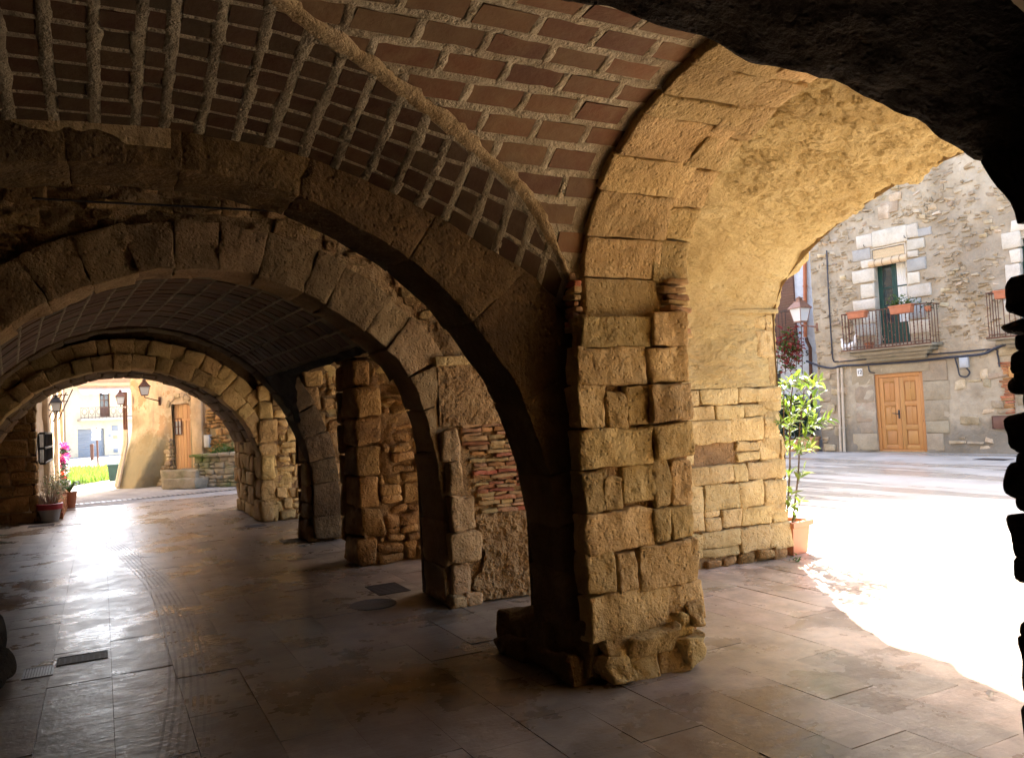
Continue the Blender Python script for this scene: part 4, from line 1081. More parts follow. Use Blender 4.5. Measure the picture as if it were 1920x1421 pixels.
# ------------------------------------------------------------------ arch 4: double ring and deep soffit at the street end
a4 = Profile(arch_pts(0.32, 2.0, 0.79, 1.75), False)
def arch_four():
    root = thing('stone_arch', 'far double-ringed arch of golden voussoirs framing the bright street', 'arch', (0.32, 14.8, 0))
    fn = P_y(a4)
    ua, ub = a4.u_at((2.32, 0.03)), a4.u_at((-1.68, 0.03))
    ring(root, fn, cuts(ua, ub, 0.27), 13.48, 13.95, 0.0, 0.225, M['gold'], seg=(6, 5, 6), r=0.012, amp=0.014, gap=0.004, prot=0.012, freq=7)
    ring(root, fn, cuts(ua + 0.1, ub - 0.1, 0.23), 13.51, 13.9, 0.23, 0.46, M['gold'], 'voussoir', (6, 5, 6), 0.016, 0.016, gap=0.004, prot=0.014, freq=7)
    for y0 in (13.96, 14.7, 15.45):
        ring(root, fn, cuts(ua, ub, 0.21), y0, y0 + 0.735, 0.02, 0.2, M['voussoir'], 'soffit_stone', (3, 4, 3), 0.02, 0.014, prot=0.02)
    obj('spandrel_mortar', rough_sheet(lambda p: fn(np.stack([p[:, 0] * a4.len, np.full(len(p), 13.6), 0.2 + p[:, 1] * 1.1], 1)), 80, 14, 0.03, 6, 15, (0, 1, 0)), M['mortar_dark'], root, 180)
    obj('outer_spandrel', grid(lambda p: fn(np.stack([p[:, 0] * a4.len, np.full(len(p), 16.16), 0.02 + p[:, 1] * 1.4], 1)), 60, 6), M['upper'], root, 0)
arch_four()

# ------------------------------------------------------------------ enclosing walls and the storeys above
def enclosure():
    root = thing('arcade_wall', 'dark inner side wall of the arcade along the left edge', 'wall', (-2.2, 6, 0))
    obj('inner_face', rough_sheet(lambda p: np.stack([np.full(len(p), -2.0), -4.0 + p[:, 0] * 21.05, p[:, 1] * 3.6], 1), 120, 30, 0.04, 3, 81, (1, 0, 0)), M['mortar_dark'], root, 180)
    obj('added_back_face', rough_sheet(lambda p: np.stack([-2.0 + p[:, 0] * 5.2, np.full(len(p), -3.8), p[:, 1] * 3.6], 1), 40, 30, 0.04, 3, 82, (0, 1, 0)), M['mortar_dark'], root, 180)  # added wall across the continuing arcade, keeps light out behind the camera
    obj('flank', box(2.65, 3.2, -3.8, 0.35, 0, 3.6), M['mortar_dark'], root, 0)
    obj('camera_bay_ceiling', box(-2.0, 3.2, -3.8, 1.2, 2.9, 3.5), M['mortar_dark'], root, 0)
    obj('ceiling', box(-2.2, 3.12, 1.0, 17.04, 3.52, 3.68), M['mortar_dark'], root, 0)
    # left pier of arch 2, its flared foot just in the picture
    p2 = thing('stone_pier', 'dark pier foot peeping in at the lower left edge beside the iron gratings', 'pier', (-0.95, 6.6, 0))
    obj('core', box(-2.0, -0.86, 6.35, 7.1, 0, 1.9), M['mortar_dark'], p2, 0)
    for (a, b, y0, y1, z1) in ((-1.1, -0.62, 6.18, 6.6, 0.30), (-1.15, -0.56, 5.95, 6.45, 0.20), (-1.2, -0.68, 6.5, 7.1, 0.34), (-1.2, -0.78, 6.15, 6.9, 0.56)):
        obj('footing_stone', block((a, y0, 0), (b, y1, z1), None, (7, 7, 6), 0.09, 0.03, 4, 0.02), M['shade_stone'], p2)
    ew = thing('masonry_wall', 'dim rubble wall end left of the far arch, beside the red-rimmed pot', 'wall', (-1.5, 17.3, 0))
    obj('core', box(-4.0, -1.1, 17.06, 18.0, 0, 3.7), M['mortar_dark'], ew, 0)
    for (a, b, z0, z1) in rubble(-2.2, -1.06, 0.0, 2.6, 0.13, 0.34, 0.2, 0.48, 0.2, 0.016):
        obj('stone', block((a, -0.2, z0), (b + (0.015 * rnd.random()), rnd.uniform(0, 0.03), z1), wall_frame_y(17.03), (5, 4, 5), 0.03, 0.018, 5, 0.015), M['rubble'], ew)
    bl = thing('house', 'plain upper storeys of the house carried by the arcade', 'house', (2, 6, 3.7))
    obj('upper_wall', box(-2.2, 6.12, -3.9, 6.95, 3.7, 9.0), M['upper'], bl, 0)
    obj('rear_wall', box(-2.2, 4.4, 6.95, 17.04, 3.7, 9.0), M['upper'], bl, 0)
enclosure()

# thin iron tie below the crown of arch 1
tag(obj('iron_tie', tube([on_y(x, y, 5.2) for x, y in ((60, 372), (200, 380), (330, 386), (512, 396))], 0.007, 6), M['iron']), 'thin black iron tie rod hanging slack below the nearest arch crown', 'tie rod')

# ================================================================== the stone house across the plaza
HF = Fr(gr(1903, 851), math.radians(188.0))
UL = HF.hit(1533, 700)[0]                     # left corner
def R4(x0, y0, x1, y1, o=0.0): return HF.rect(x0, y0, x1, y1, o)
WIN = R4(1640, 462, 1702, 644); DOOR = R4(1643, 699, 1734, 842)
WIN2 = R4(1912, 440, 1990, 628); DOOR2 = R4(1909, 788, 1990, 851)
DOOR = (DOOR[0], DOOR[1], 0.0, DOOR[3]); DOOR2 = (DOOR2[0], DOOR2[1], 0.0, DOOR2[3])
def text_mesh(s, size, mat, ext=0.002):
    cu = bpy.data.curves.new('lettering', 'FONT'); cu.body = s; cu.size = size; cu.extrude = ext
    cu.align_x = 'CENTER'; cu.align_y = 'CENTER'; cu.offset = size * 0.02
    o = bpy.data.objects.new('lettering', cu); COL.objects.link(o)
    dg = bpy.context.evaluated_depsgraph_get(); me = bpy.data.meshes.new_from_object(o.evaluated_get(dg))
    bpy.data.objects.remove(o); me.materials.clear(); me.materials.append(mat); return me
def wall_text(fr, s, size, u, o, z, mat, parent):
    Mx = Matrix(((fr.u[0], 0, fr.n[0], 0), (fr.u[1], 0, fr.n[1], 0), (0, 1, 0, 0), (0, 0, 0, 1)))
    return inst('lettering', text_mesh(s, size, mat), Matrix.Translation(tuple(fr.pt(u, o, z))) @ Mx, parent)
def holed_wall(fr, u0, u1, z0, z1, step, holes, dfn, o=0.0):
    us = set(np.round(np.arange(u0, u1 + 1e-6, step), 4)) | {u1}; zs = set(np.round(np.arange(z0, z1 + 1e-6, step), 4)) | {z1}
    def snap(S, vals):
        for v in vals:
            if min(S) < v < max(S):
                c = min(S, key=lambda q: abs(q - v))
                if c not in (min(S), max(S)): S.discard(c)
                S.add(v)
        return sorted(S)
    us = np.array(snap(us, [h[k] for h in holes for k in (0, 1)])); zs = np.array(snap(zs, [h[k] for h in holes for k in (2, 3)]))
    U, Z = np.meshgrid(us, zs, indexing='ij'); q = np.stack([U.ravel(), np.zeros(U.size), Z.ravel()], 1)
    P = fr.fn(q); q[:, 1] = o + dfn(P, q); P = fr.fn(q); w = len(zs); f = []
    for i in range(len(us) - 1):
        for j in range(len(zs) - 1):
            cu, cz = (us[i] + us[i + 1]) / 2, (zs[j] + zs[j + 1]) / 2
            if any(h[0] < cu < h[1] and h[2] < cz < h[3] for h in holes): continue
            f.append((i * w + j, (i + 1) * w + j, (i + 1) * w + j + 1, i * w + j + 1))
    return P, f
def reveal(fr, h, depth, mat, parent, name='reveal', sill=True):
    u0, u1, z0, z1 = h; t = 0.03
    p = [fr.box(u0 - t, u0, -depth, 0.004, z0, z1), fr.box(u1, u1 + t, -depth, 0.004, z0, z1), fr.box(u0 - t, u1 + t, -depth, 0.005, z1, z1 + t)]
    if sill: p.append(fr.box(u0 - t, u1 + t, -depth, 0.005, z0 - t, z0))
    return obj(name, cat_vf(p), mat, parent, 0)
def hit_any(r, holes, m=0.0): return any(r[0] < h[1] + m and r[1] > h[0] - m and r[2] < h[3] + m and r[3] > h[2] - m for h in holes)

def stone_house():
    root = thing('stone_house', 'old rubble-stone house facing the plaza, with pale window surround and wooden double door', 'house', tuple(HF.pt((UL + 3) / 2, -3, 0)))
    holes = [WIN, DOOR, WIN2, DOOR2]
    dfn = lambda P, q: 0.03 * fbm(P, 1.5, 4, 4) + 0.02 * fbm(P, 6, 3, 5)
    obj('wall', holed_wall(HF, UL, 4.2, -0.02, 9.5, 0.075, holes, dfn), M['house'], root, 180)
    obj('upper_wall', HF.box(UL, 4.2, -6, -0.02, 9.5, 14.6), M['house'], root, 0)
    obj('side_wall', HF.box(UL, UL + 0.3, -6, -0.04, 0, 9.5), M['house'], root, 0)
    obj('back_wall', HF.box(UL, 4.2, -6.3, -6, 0, 14.6), M['house'], root, 0)
    obj('dark_interior', HF.box(UL + 0.3, 4.2, -0.75, -0.7, 0, 9.5), M['dark_room'], root, 0)
    # surround stones
    L = [(1607, 441, 1636, 466, 0), (1636, 428, 1701, 459, 0), (1701, 420, 1722, 446, 0), (1599, 468, 1633, 489, 1), (1616, 488, 1638, 503, 0), (1600, 506, 1641, 531, 0), (1616, 532, 1641, 559, 0), (1601, 562, 1642, 582, 0), (1616, 584, 1642, 606, 0), (1604, 608, 1642, 630, 1),
         (1722, 428, 1747, 443, 1), (1702, 447, 1734, 468, 0), (1702, 470, 1722, 483, 0), (1702, 484, 1737, 508, 1), (1703, 510, 1725, 532, 0), (1704, 533, 1747, 557, 0), (1704, 559, 1727, 570, 1), (1705, 600, 1745, 625, 0), (1705, 572, 1735, 598, 1),
         (1896, 412, 1925, 434, 0), (1879, 435, 1915, 466, 0), (1895, 467, 1915, 493, 0), (1886, 495, 1915, 534, 0), (1896, 536, 1915, 560, 1), (1884, 562, 1915, 590, 0)]
    sur = []
    for (x0, y0, x1, y1, g) in L:
        r = R4(x0, y0, x1, y1); sur.append(r)
        obj('surround_stone', HF.box(r[0], r[1], -0.1, 0.045 + rnd.uniform(0, 0.012), r[2] + 0.004, r[3] - 0.004, 0.018, 0.012, 4, (5, 3, 5), 0.008), M['quoin_grey' if g else 'quoin'], root)
    for (x0, y0, x1, y1) in ((1652, 378, 1684, 400), (1647, 386, 1668, 412), (1668, 362, 1690, 377)):
        r = R4(x0, y0, x1, y1); sur.append(r)
        obj('surround_stone', HF.box(r[0], r[1], -0.1, 0.04, r[2], r[3], 0.02, 0.01, 4, (4, 3, 4), 0.01), M['house_stone'], root)
    # ashlar round the street door
    ash = [(1632, 681, 1728, 697), (1728, 679, 1737, 720)]
    zc = DOOR[3]
    z = 0.05
    while z < 2.35:
        h = rnd.uniform(0.3, 0.55)
        w = rnd.uniform(0.35, 0.75); r1 = (DOOR[0] - w, DOOR[0] - 0.01, z, min(z + h, 2.5) - 0.01); r2 = (DOOR[1] + 0.01, DOOR[1] + rnd.uniform(0.35, 0.8), z, min(z + h, 2.5) - 0.01)
        for r in (r1, r2):
            sur.append(r); obj('ashlar', HF.box(r[0], r[1], -0.1, 0.022, r[2], r[3], 0.014, 0.008, 4, (4, 3, 4), 0.006), M['house_ashlar'], root)
        z += h
    r = (DOOR[0] - 0.15, DOOR[1] + 0.2, DOOR[3] + 0.01, DOOR[3] + 0.30); sur.append(r)
    obj('lintel', HF.box(r[0], r[1], -0.1, 0.035, r[2], r[3], 0.015, 0.008, 4, (8, 3, 4)), M['house_ashlar'], root)
    # rubble
    cand = [r for r in rubble(UL + 0.03, 1.6, 2.75, 8.6, 0.06, 0.15, 0.08, 0.27, 0.3, 0.02) if not hit_any(r, holes + sur, 0.01) and rnd.random() < 0.58]
    cand += [r for r in rubble(UL + 0.03, 1.6, 0.05, 2.7, 0.12, 0.3, 0.18, 0.5, 0.2, 0.02) if not hit_any(r, holes + sur, 0.01) and rnd.random() < 0.45]
    cand.sort(key=lambda r: -(r[1] - r[0]) * (r[3] - r[2])); rest = []
    for i, r in enumerate(cand):
        vf = HF.box(r[0], r[1], -0.08, rnd.uniform(0.012, 0.045), r[2], r[3], 0.035, 0.035, 6, (3, 2, 3), 0.035)
        if i < 230: obj('stone', vf, M['house_stone'], root)
        else: rest.append(vf)
    obj('small_stones', cat_vf(rest), M['house_stone'], root, kind='stuff')
    # brick patch by the right-hand door
    for k in range(20):
        z = 0.95 + k * 0.062; w = rnd.uniform(0.16, 0.3)
        u1 = DOOR2[0] - 0.02
        obj('brick', HF.box(u1 - w, u1, -0.05, 0.02 + rnd.uniform(0, 0.02), z, z + 0.05, 0.008, 0.008, 8, (3, 2, 2), 0.006), M['brick'], root)
    # double door
    u0, u1, z0, z1 = DOOR; um = (u0 + u1) / 2
    reveal(HF, DOOR, 0.25, M['house_ashlar'], root, 'door_reveal', False)
    fr = [HF.box(u0, u0 + 0.09, -0.14, -0.03, 0, z1, 0.006), HF.box(u1 - 0.09, u1, -0.14, -0.03, 0, z1, 0.006), HF.box(u0 + 0.09, u1 - 0.09, -0.14, -0.03, z1 - 0.1, z1, 0.006), HF.box(u0 + 0.09, u1 - 0.09, -0.15, -0.02, 0.0, 0.07, 0.006)]
    obj('door_frame', cat_vf(fr), M['door'], root)
    for s, (a, b) in enumerate(((u0 + 0.095, um - 0.004), (um + 0.004, u1 - 0.095))):
        leaf = obj('door_leaf', HF.box(a, b, -0.13, -0.075, 0.075, z1 - 0.105), M['door'], root, 0)
        H = z1 - 0.18; st = 0.12
        for (p, q) in ((0.0, 0.06), (0.27, 0.34), (0.60, 0.66), (0.94, 1.0)):
            obj('rail', HF.box(a, b, -0.075, -0.05, 0.075 + H * p, 0.075 + H * q, 0.006), M['door'], leaf)
        for (p, q) in ((a, a + st), (b - st, b)):
            obj('stile', HF.box(p, q, -0.076, -0.048, 0.075, z1 - 0.105, 0.006), M['door'], leaf)
        for (zz0, zz1) in ((0.06, 0.27), (0.34, 0.60), (0.66, 0.94)):
            obj('panel', HF.box(a + st + 0.03, b - st - 0.03, -0.08, -0.058, 0.075 + H * zz0 + 0.03, 0.075 + H * zz1 - 0.03, 0.02), M['door'], leaf)
            if zz0 > 0.3: obj('panel_strip', HF.box((a + b) / 2 - 0.02, (a + b) / 2 + 0.02, -0.06, -0.047, 0.075 + H * zz0, 0.075 + H * zz1, 0.005), M['door'], leaf)
        if s == 0:
            hz = 1.02; obj('handle', cat_vf([HF.box(b - 0.07, b - 0.02, -0.05, -0.035, hz - 0.13, hz + 0.1, 0.006), tube([HF.pt(b - 0.045, -0.03, hz), HF.pt(b - 0.045, 0.02, hz), HF.pt(b - 0.19, 0.02, hz + 0.015)], 0.012, 6)]), M['black'], leaf)
    obj('step', HF.box(u0 - 0.05, u1 + 0.05, -0.2, 0.03, -0.02, 0.025), M['house_ashlar'], root, 0)
    # right-hand door, mostly out of sight
    u0, u1, z0, z1 = DOOR2
    dl = obj('door_leaf', HF.box(u0, u1, -0.12, -0.06, 0.0, z1), M['door'], root, 0)
    obj('rail', HF.box(u0, u1, -0.06, -0.04, 0.4, 0.52, 0.005), M['door'], dl)
    # french window
    u0, u1, z0, z1 = WIN; um = (u0 + u1) / 2
    reveal(HF, WIN, 0.32, M['quoin'], root, 'window_reveal')
    w = obj('window', cat_vf([HF.box(u0, u0 + 0.06, -0.30, -0.22, z0, z1), HF.box(u1 - 0.06, u1, -0.30, -0.22, z0, z1), HF.box(u0 + 0.06, u1 - 0.06, -0.30, -0.22, z1 - 0.06, z1)]), M['green'], root, 0)
    for (a, b) in ((u0 + 0.06, um - 0.003), (um + 0.003, u1 - 0.06)):
        obj('sash', cat_vf([HF.box(a, a + 0.06, -0.28, -0.215, z0, z1 - 0.06), HF.box(b - 0.06, b, -0.28, -0.215, z0, z1 - 0.06), HF.box(a + 0.06, b - 0.06, -0.28, -0.217, z0, z0 + 0.55), HF.box(a + 0.06, b - 0.06, -0.28, -0.217, z1 - 0.14, z1 - 0.06)] + [HF.box(a + 0.06, b - 0.06, -0.27, -0.22, z0 + t, z0 + t + 0.035) for t in (1.0, 1.5)]), M['green'], w, 0)
        obj('pane', HF.box(a + 0.06, b - 0.06, -0.256, -0.25, z0 + 0.55, z1 - 0.14), M['pane'], w, 0)
    cu = grid(lambda p: HF.fn(np.stack([um + 0.07 + p[:, 0] * (u1 - um - 0.13), -0.235 + 0.008 * np.sin(p[:, 0] * 40), z0 + 0.56 + p[:, 1] * (z1 - z0 - 0.72)], 1)), 30, 2)
    obj('curtain', cu, M['curtain'], w, 180)
    # second french window, hidden but for its balcony
    u0, u1, z0, z1 = WIN2
    reveal(HF, WIN2, 0.32, M['quoin'], root, 'window_reveal')
    w2 = obj('window', HF.box(u0, u1, -0.30, -0.24, z0, z1), M['green'], root, 0)
    obj('pane', HF.box(u0 + 0.1, u1 - 0.1, -0.24, -0.235, z0 + 0.5, z1 - 0.1), M['pane'], w2, 0)
    # hooks over the window
    for (x, y) in ((1624, 463), (1700, 446)):
        u, z = HF.hit(x, y); obj('hook', tube([HF.pt(u, 0.03, z), HF.pt(u, 0.12, z), HF.pt(u, 0.13, z + 0.05)], 0.01, 5), M['iron'], root)
    return root
stone_house()

# roller blind of thin slats
def blind():
    u0, u1, z0, z1 = R4(1636, 462, 1701, 478, 0.02); a, b = WIN[0] + 0.02, WIN[1] - 0.02
    zt = WIN[3] - 0.02; zr = HF.hit(1668, 489, 0.03)[1]
    root = thing('roller_blind', 'pale wooden slat blind half rolled up over the green balcony window', 'blind', tuple(HF.pt((a + b) / 2, 0, zr)))
    z = zt; 
    while z > zr + 0.06:
        obj('slat', HF.box(a, b, -0.03, -0.015, z - 0.028, z - 0.003), M['bamboo'], root, 0); z -= 0.03
    obj('roll', tube([HF.pt(a - 0.09, 0.02, zr), HF.pt(b + 0.09, 0.02, zr)], 0.095, 14), M['bamboo'], root)
    for t in (0.1, 0.35, 0.65, 0.9):
        u = a + (b - a) * t
        obj('cord', tube([HF.pt(u, 0.02 + 0.10 * math.cos(q), zr + 0.10 * math.sin(q)) for q in np.linspace(0, 6.28, 14)], 0.006, 5), M['rust'], root)
blind()

def balcony(label, ua, ub, zb, zt, n, o1=0.55, twist=True):
    root = thing('balcony', label, 'balcony', tuple(HF.pt((ua + ub) / 2, o1 / 2, zb)))
    slab = obj('slab', HF.box(ua - 0.05, ub + 0.05, 0.0, o1 + 0.05, zb - 0.07, zb, 0.012, 0.008, 4, (8, 5, 3)), M['corbel'], root)
    for k, (d, e) in enumerate(((0.06, 0.12), (0.12, 0.20), (0.2, 0.30))):
        s = 0.10 + 0.16 * k
        obj('moulding', HF.box(ua + s * 0.9, ub - s * 0.9, 0.0, o1 - s, zb - e - 0.05, zb - d - 0.012, 0.015, 0.01, 4, (8, 4, 3)), M['corbel'], slab)
    obj('edge_iron', HF.box(ua - 0.05, ub + 0.05, o1 + 0.052, o1 + 0.064, zb - 0.03, zb + 0.004), M['rust'], root, 0)
    top = [HF.pt(ua, 0.0, zt), HF.pt(ua, o1, zt), HF.pt(ub, o1, zt), HF.pt(ub, 0.0, zt)]
    obj('handrail', cat_vf([HF.box(ua - 0.015, ub + 0.015, o1 - 0.015, o1 + 0.015, zt - 0.015, zt + 0.01), HF.box(ua - 0.015, ua + 0.015, 0, o1 - 0.015, zt - 0.015, zt + 0.008), HF.box(ub - 0.015, ub + 0.015, 0, o1 - 0.015, zt - 0.015, zt + 0.008)]), M['rust'], root, 0)
    obj('bottom_rail', HF.box(ua, ub, o1 - 0.012, o1 + 0.012, zb + 0.05, zb + 0.07), M['rust'], root, 0)
    def bal(u, o, tw):
        p = [HF.pt(u, o, z) for z in np.linspace(zb, zt - 0.016, 25 if tw else 2)]
        r = [0.011 + (0.008 if k % 2 else 0) for k in range(25)] if tw else 0.010
        obj('baluster', tube(p, r, 5), M['rust'], root)
    for i in range(n):
        bal(ua + (ub - ua) * i / (n - 1), o1, twist and i % 2 == 0)
    for s in (ua, ub):
        for o in (o1 * 0.25, o1 * 0.5, o1 * 0.75): bal(s, o, False)
    return root
_o = 0.55
uA, zA = HF.hit(1578, 589, _o); uB, zB = HF.hit(1740, 571, _o); zb1 = HF.hit(1660, 650, _o)[1]; zt1 = HF.hit(1660, 579, _o)[1]
balcony('iron-railed stone balcony with twisted balusters above the honey-coloured door', uA, uB, zb1, zt1, 25)
uC = HF.hit(1852, 590, _o)[0]; zb2 = HF.hit(1870, 632, _o)[1]; zt2 = HF.hit(1870, 547, _o)[1]
balcony('iron balcony cut off by the black jamb at the right edge', uC, uC + 2.2, zb2, zt2, 20, _o, False)

LEAF = {}
def leaf_mesh(key, L, W, mat, fold=0.25, bend=0.15):
    if key in LEAF: return LEAF[key]
    v = [(0, 0, 0), (L * .3, W * .42, W * fold), (L * .3, 0, 0), (L * .3, -W * .42, W * fold), (L * .65, W * .36, W * fold - bend * L * .4), (L * .65, 0, -bend * L * .4), (L * .65, -W * .36, W * fold - bend * L * .4), (L, 0, -bend * L)]
    f = [(0, 2, 1), (0, 3, 2), (1, 2, 5, 4), (2, 3, 6, 5), (4, 5, 7), (5, 6, 7)]
    LEAF[key] = mesh_from('leaf', v, f, mat, 180); return LEAF[key]
def leaf_matrix(p, d, roll, s=1.0):
    d = Vector(d).normalized(); q = d.to_track_quat('X', 'Z')
    return Matrix.Translation(Vector(p)) @ q.to_matrix().to_4x4() @ Matrix.Rotation(roll, 4, 'X') @ Matrix.Scale(s, 4)
def leaf_cloud(pts, L, W, fold=0.2, seed=0, up=0.2):
    """many small leaves as one mesh"""
    rs = random.Random(seed); out = []
    base = np.array([(0, 0, 0), (L * .45, W * .5, W * fold), (L, 0, -L * .12), (L * .45, -W * .5, W * fold)])
    for p in pts:
        d = Vector((rs.uniform(-1, 1), rs.uniform(-1, 1), rs.uniform(-0.6, 1) + up)).normalized()
        m = np.array(leaf_matrix(p, d, rs.uniform(-1, 1), rs.uniform(0.7, 1.25)))
        out.append(((np.c_[base, np.ones(4)] @ m.T)[:, :3], [(0, 1, 2), (0, 2, 3)]))
    return cat_vf(out)
def blob_pts(c, r, n, seed=0):
    rs = random.Random(seed); out = []
    while len(out) < n:
        q = np.array([rs.uniform(-1, 1) for _ in range(3)])
        if np.dot(q, q) < 1 + 0.2 * rs.random(): out.append(np.array(c) + q * np.array(r))
    return out

def flower_box(label, x0, y0, x1, y1, plant=0):
    o = 0.62; u0, u1, z0, z1 = HF.rect(x0, y0, x1, y1, o)
    root = thing('flower_box', label, 'flower box', tuple(HF.pt((u0 + u1) / 2, o, z0)), 'terracotta flower boxes hung on the balcony rails')
    v, f = block((u0, o - 0.10, z0), (u1, o + 0.10, z1), None, (3, 3, 3), 0.012)
    t = (v[:, 2] - z0) / (z1 - z0); c = (u0 + u1) / 2
    v[:, 0] = c + (v[:, 0] - c) * (0.88 + 0.12 * t); obj('trough', (HF.fn(v), f), M['terracotta'], root)
    obj('rim', HF.box(u0 - 0.015, u1 + 0.015, o - 0.115, o + 0.115, z1 - 0.04, z1 + 0.003, 0.008), M['terracotta'], root)
    obj('soil', HF.box(u0 + 0.02, u1 - 0.02, o - 0.09, o + 0.09, z1 + 0.003, z1 + 0.012), M['soil'], root, 0)
    if plant:
        pts = [HF.pt(u0 + 0.16 + rnd.gauss(0, 0.10), o + rnd.gauss(0, 0.05), z1 + abs(rnd.gauss(0.08, 0.08))) for _ in range(110)]
        pts += [HF.pt(u0 + 0.5 + rnd.gauss(0, 0.06), o + rnd.gauss(0, 0.04), z1 + abs(rnd.gauss(0.05, 0.05))) for _ in range(40)]
        obj('foliage', leaf_cloud(pts, 0.08, 0.05, seed=5), M['leaf_mid'], root, 180, kind='stuff')
flower_box('bare terracotta flower box at the left end of the balcony rail', 1591, 584, 1625, 597)
flower_box('terracotta flower box with a green plant hung before the green window', 1670, 572, 1712, 588, 1)
flower_box('terracotta flower box on the balcony beside the black jamb', 1866, 544, 1896, 560)

def bird(label, x, y, s, turn):
    u, z = HF.hit(x, y, 0.34); z = zb1
    root = thing('bird_ornament', label, 'ornament', tuple(HF.pt(u, 0.34, z)), 'white bird ornaments on the balcony floor')
    m = lambda a, b, c: HF.pt(u + turn * a * s, 0.34 + b * s, z + c * s)
    obj('body', tube([m(-0.34, 0, 0.12), m(-0.24, 0, 0.14), m(-0.1, 0, 0.19), m(0.05, 0, 0.22), m(0.14, 0, 0.34), m(0.15, 0, 0.5), m(0.16, 0, 0.60), m(0.2, 0, 0.63), m(0.25, 0, 0.62)], np.array([0.02, 0.07, 0.15, 0.17, 0.11, 0.06, 0.055, 0.06, 0.03]) * s, 10), M['white'], root, 180)
    obj('beak', tube([m(0.25, 0, 0.62), m(0.33, 0, 0.59)], [0.025 * s, 0.006 * s], 6), M['terracotta_pale'], root, 180)
    obj('base', tube([m(0, 0, 0.0), m(0, 0, 0.1)], [0.14 * s, 0.1 * s], 10), M['white'], root, 180)
bird('taller white bird ornament standing behind the balcony bars', 1598, 640, 0.62, 1)
bird('lower white bird ornament at the left corner of the balcony', 1585, 645, 0.52, -1)
# dry plant on the balcony and a tuft hanging at the right end
def balcony_plants():
    u, z = HF.hit(1630, 645, 0.3)
    t = thing('balcony_plant', 'straggly dry grey-green plant sprawling on the balcony floor', 'plant', tuple(HF.pt(u, 0.3, zb1)))
    obj('pot', lathe([(0.09, 0), (0.12, 0.16), (0.125, 0.17)], HF.pt(u, 0.3, zb1), 12), M['terracotta'], t)
    obj('foliage', leaf_cloud([HF.pt(u + rnd.gauss(0, 0.24), 0.33 + rnd.gauss(0, 0.08), zb1 + 0.1 + abs(rnd.gauss(0.1, 0.10))) for _ in range(160)], 0.08, 0.025, seed=9), M['straw'], t, 180, kind='stuff')
    u, z = HF.hit(1738, 575, 0.55)
    t = thing('hanging_plant', 'small dark tuft of leaves on the right end of the balcony rail', 'plant', tuple(HF.pt(u, 0.5, z)))
    obj('pot', lathe([(0.06, 0), (0.09, 0.13)], HF.pt(u, 0.5, z - 0.12), 10), M['terracotta'], t)
    obj('foliage', leaf_cloud([HF.pt(u + rnd.gauss(0, 0.10), 0.5 + rnd.gauss(0, 0.06), z + rnd.gauss(0.0, 0.07)) for _ in range(90)], 0.07, 0.03, seed=19), M['leaf_dark'], t, 180, kind='stuff')
balcony_plants()

# number plate, pipes, cables, box, plaque
u0, u1, z0, z1 = R4(1609, 691, 1619, 705)
t = thing('number_plate', 'small white house number plate reading 12', 'number plate', tuple(HF.pt((u0 + u1) / 2, 0.05, z0)))
obj('plate', HF.box(u0, u1, 0.03, 0.06, z0, z1, 0.004), M['white'], t); wall_text(HF, '12', 0.15, (u0 + u1) / 2, 0.062, (z0 + z1) / 2, M['black'], t)
for lab, xs in (('left of two cream downpipes at the house corner', (1571, 1576)), ('right of two cream downpipes, nearer the double door', (1578, 1583))):
    pp = [HF.pt(HF.hit(xs[0], 690, .07)[0] * (1 - s) + HF.hit(xs[1], 838, .07)[0] * s, 0.07, HF.hit(1575, 690, .07)[1] * (1 - s)) for s in np.linspace(0, 1, 8)]
    t = thing('downpipe', lab, 'pipe', tuple(pp[-1]), 'cream downpipes on the stone house')
    obj('pipe', tube(pp, 0.035, 8), M['pipe'], t)
    for k in (2, 5): obj('clip', tube([pp[k] - np.array([0, 0, 0.02]), pp[k] + np.array([0, 0, 0.02])], 0.045, 8), M['pipe'], t)
def cable(label, pts, r, o=0.06, mat='cable'):
    P = [HF.pt(*((lambda h: (h[0], o, h[1]))(HF.hit(x, y, o)))) for x, y in pts]
    tag(obj('cable', tube(Profile3(P), r, 6), M[mat]), label, 'cable')
def Profile3(P, n=8):
    P = [np.array(p) for p in P]; Q = [2 * P[0] - P[1]] + P + [2 * P[-1] - P[-2]]; out = []
    for i in range(1, len(Q) - 2):
        for t in np.linspace(0, 1, n, endpoint=False):
            a, b, c, d = Q[i - 1:i + 3]; out.append(0.5 * (2 * b + (c - a) * t + (2 * a - 5 * b + 4 * c - d) * t * t + (3 * b - a - 3 * c + d) * t ** 3))
    return np.array(out + [P[-1]])
cable('thick bundle of black cables running along the facade above the double door', [(1512, 677), (1540, 687), (1562, 690), (1578, 686), (1620, 684), (1664, 681), (1720, 677), (1770, 671), (1805, 668), (1845, 663), (1868, 652), (1905, 640)], 0.032, 0.07)
cable('thin conduit dropping down the facade and turning along under the balcony', [(1550, 470), (1554, 560), (1559, 640), (1562, 674), (1572, 678), (1620, 674), (1700, 668), (1800, 660), (1862, 655), (1870, 664), (1874, 688)], 0.02, 0.045)
cable('short loop of black cable hanging below the grey box', [(1790, 669), (1796, 690), (1800, 704), (1812, 706), (1818, 698), (1812, 690)], 0.02, 0.09)
cable('short black cable end by the lintel of the double door', [(1628, 686), (1631, 697), (1640, 699)], 0.016, 0.06)
u0, u1, z0, z1 = R4(1801, 670, 1817, 689, 0.08)
t = thing('junction_box', 'light grey junction box hanging from the facade cables', 'box', tuple(HF.pt((u0 + u1) / 2, 0.08, z0)))
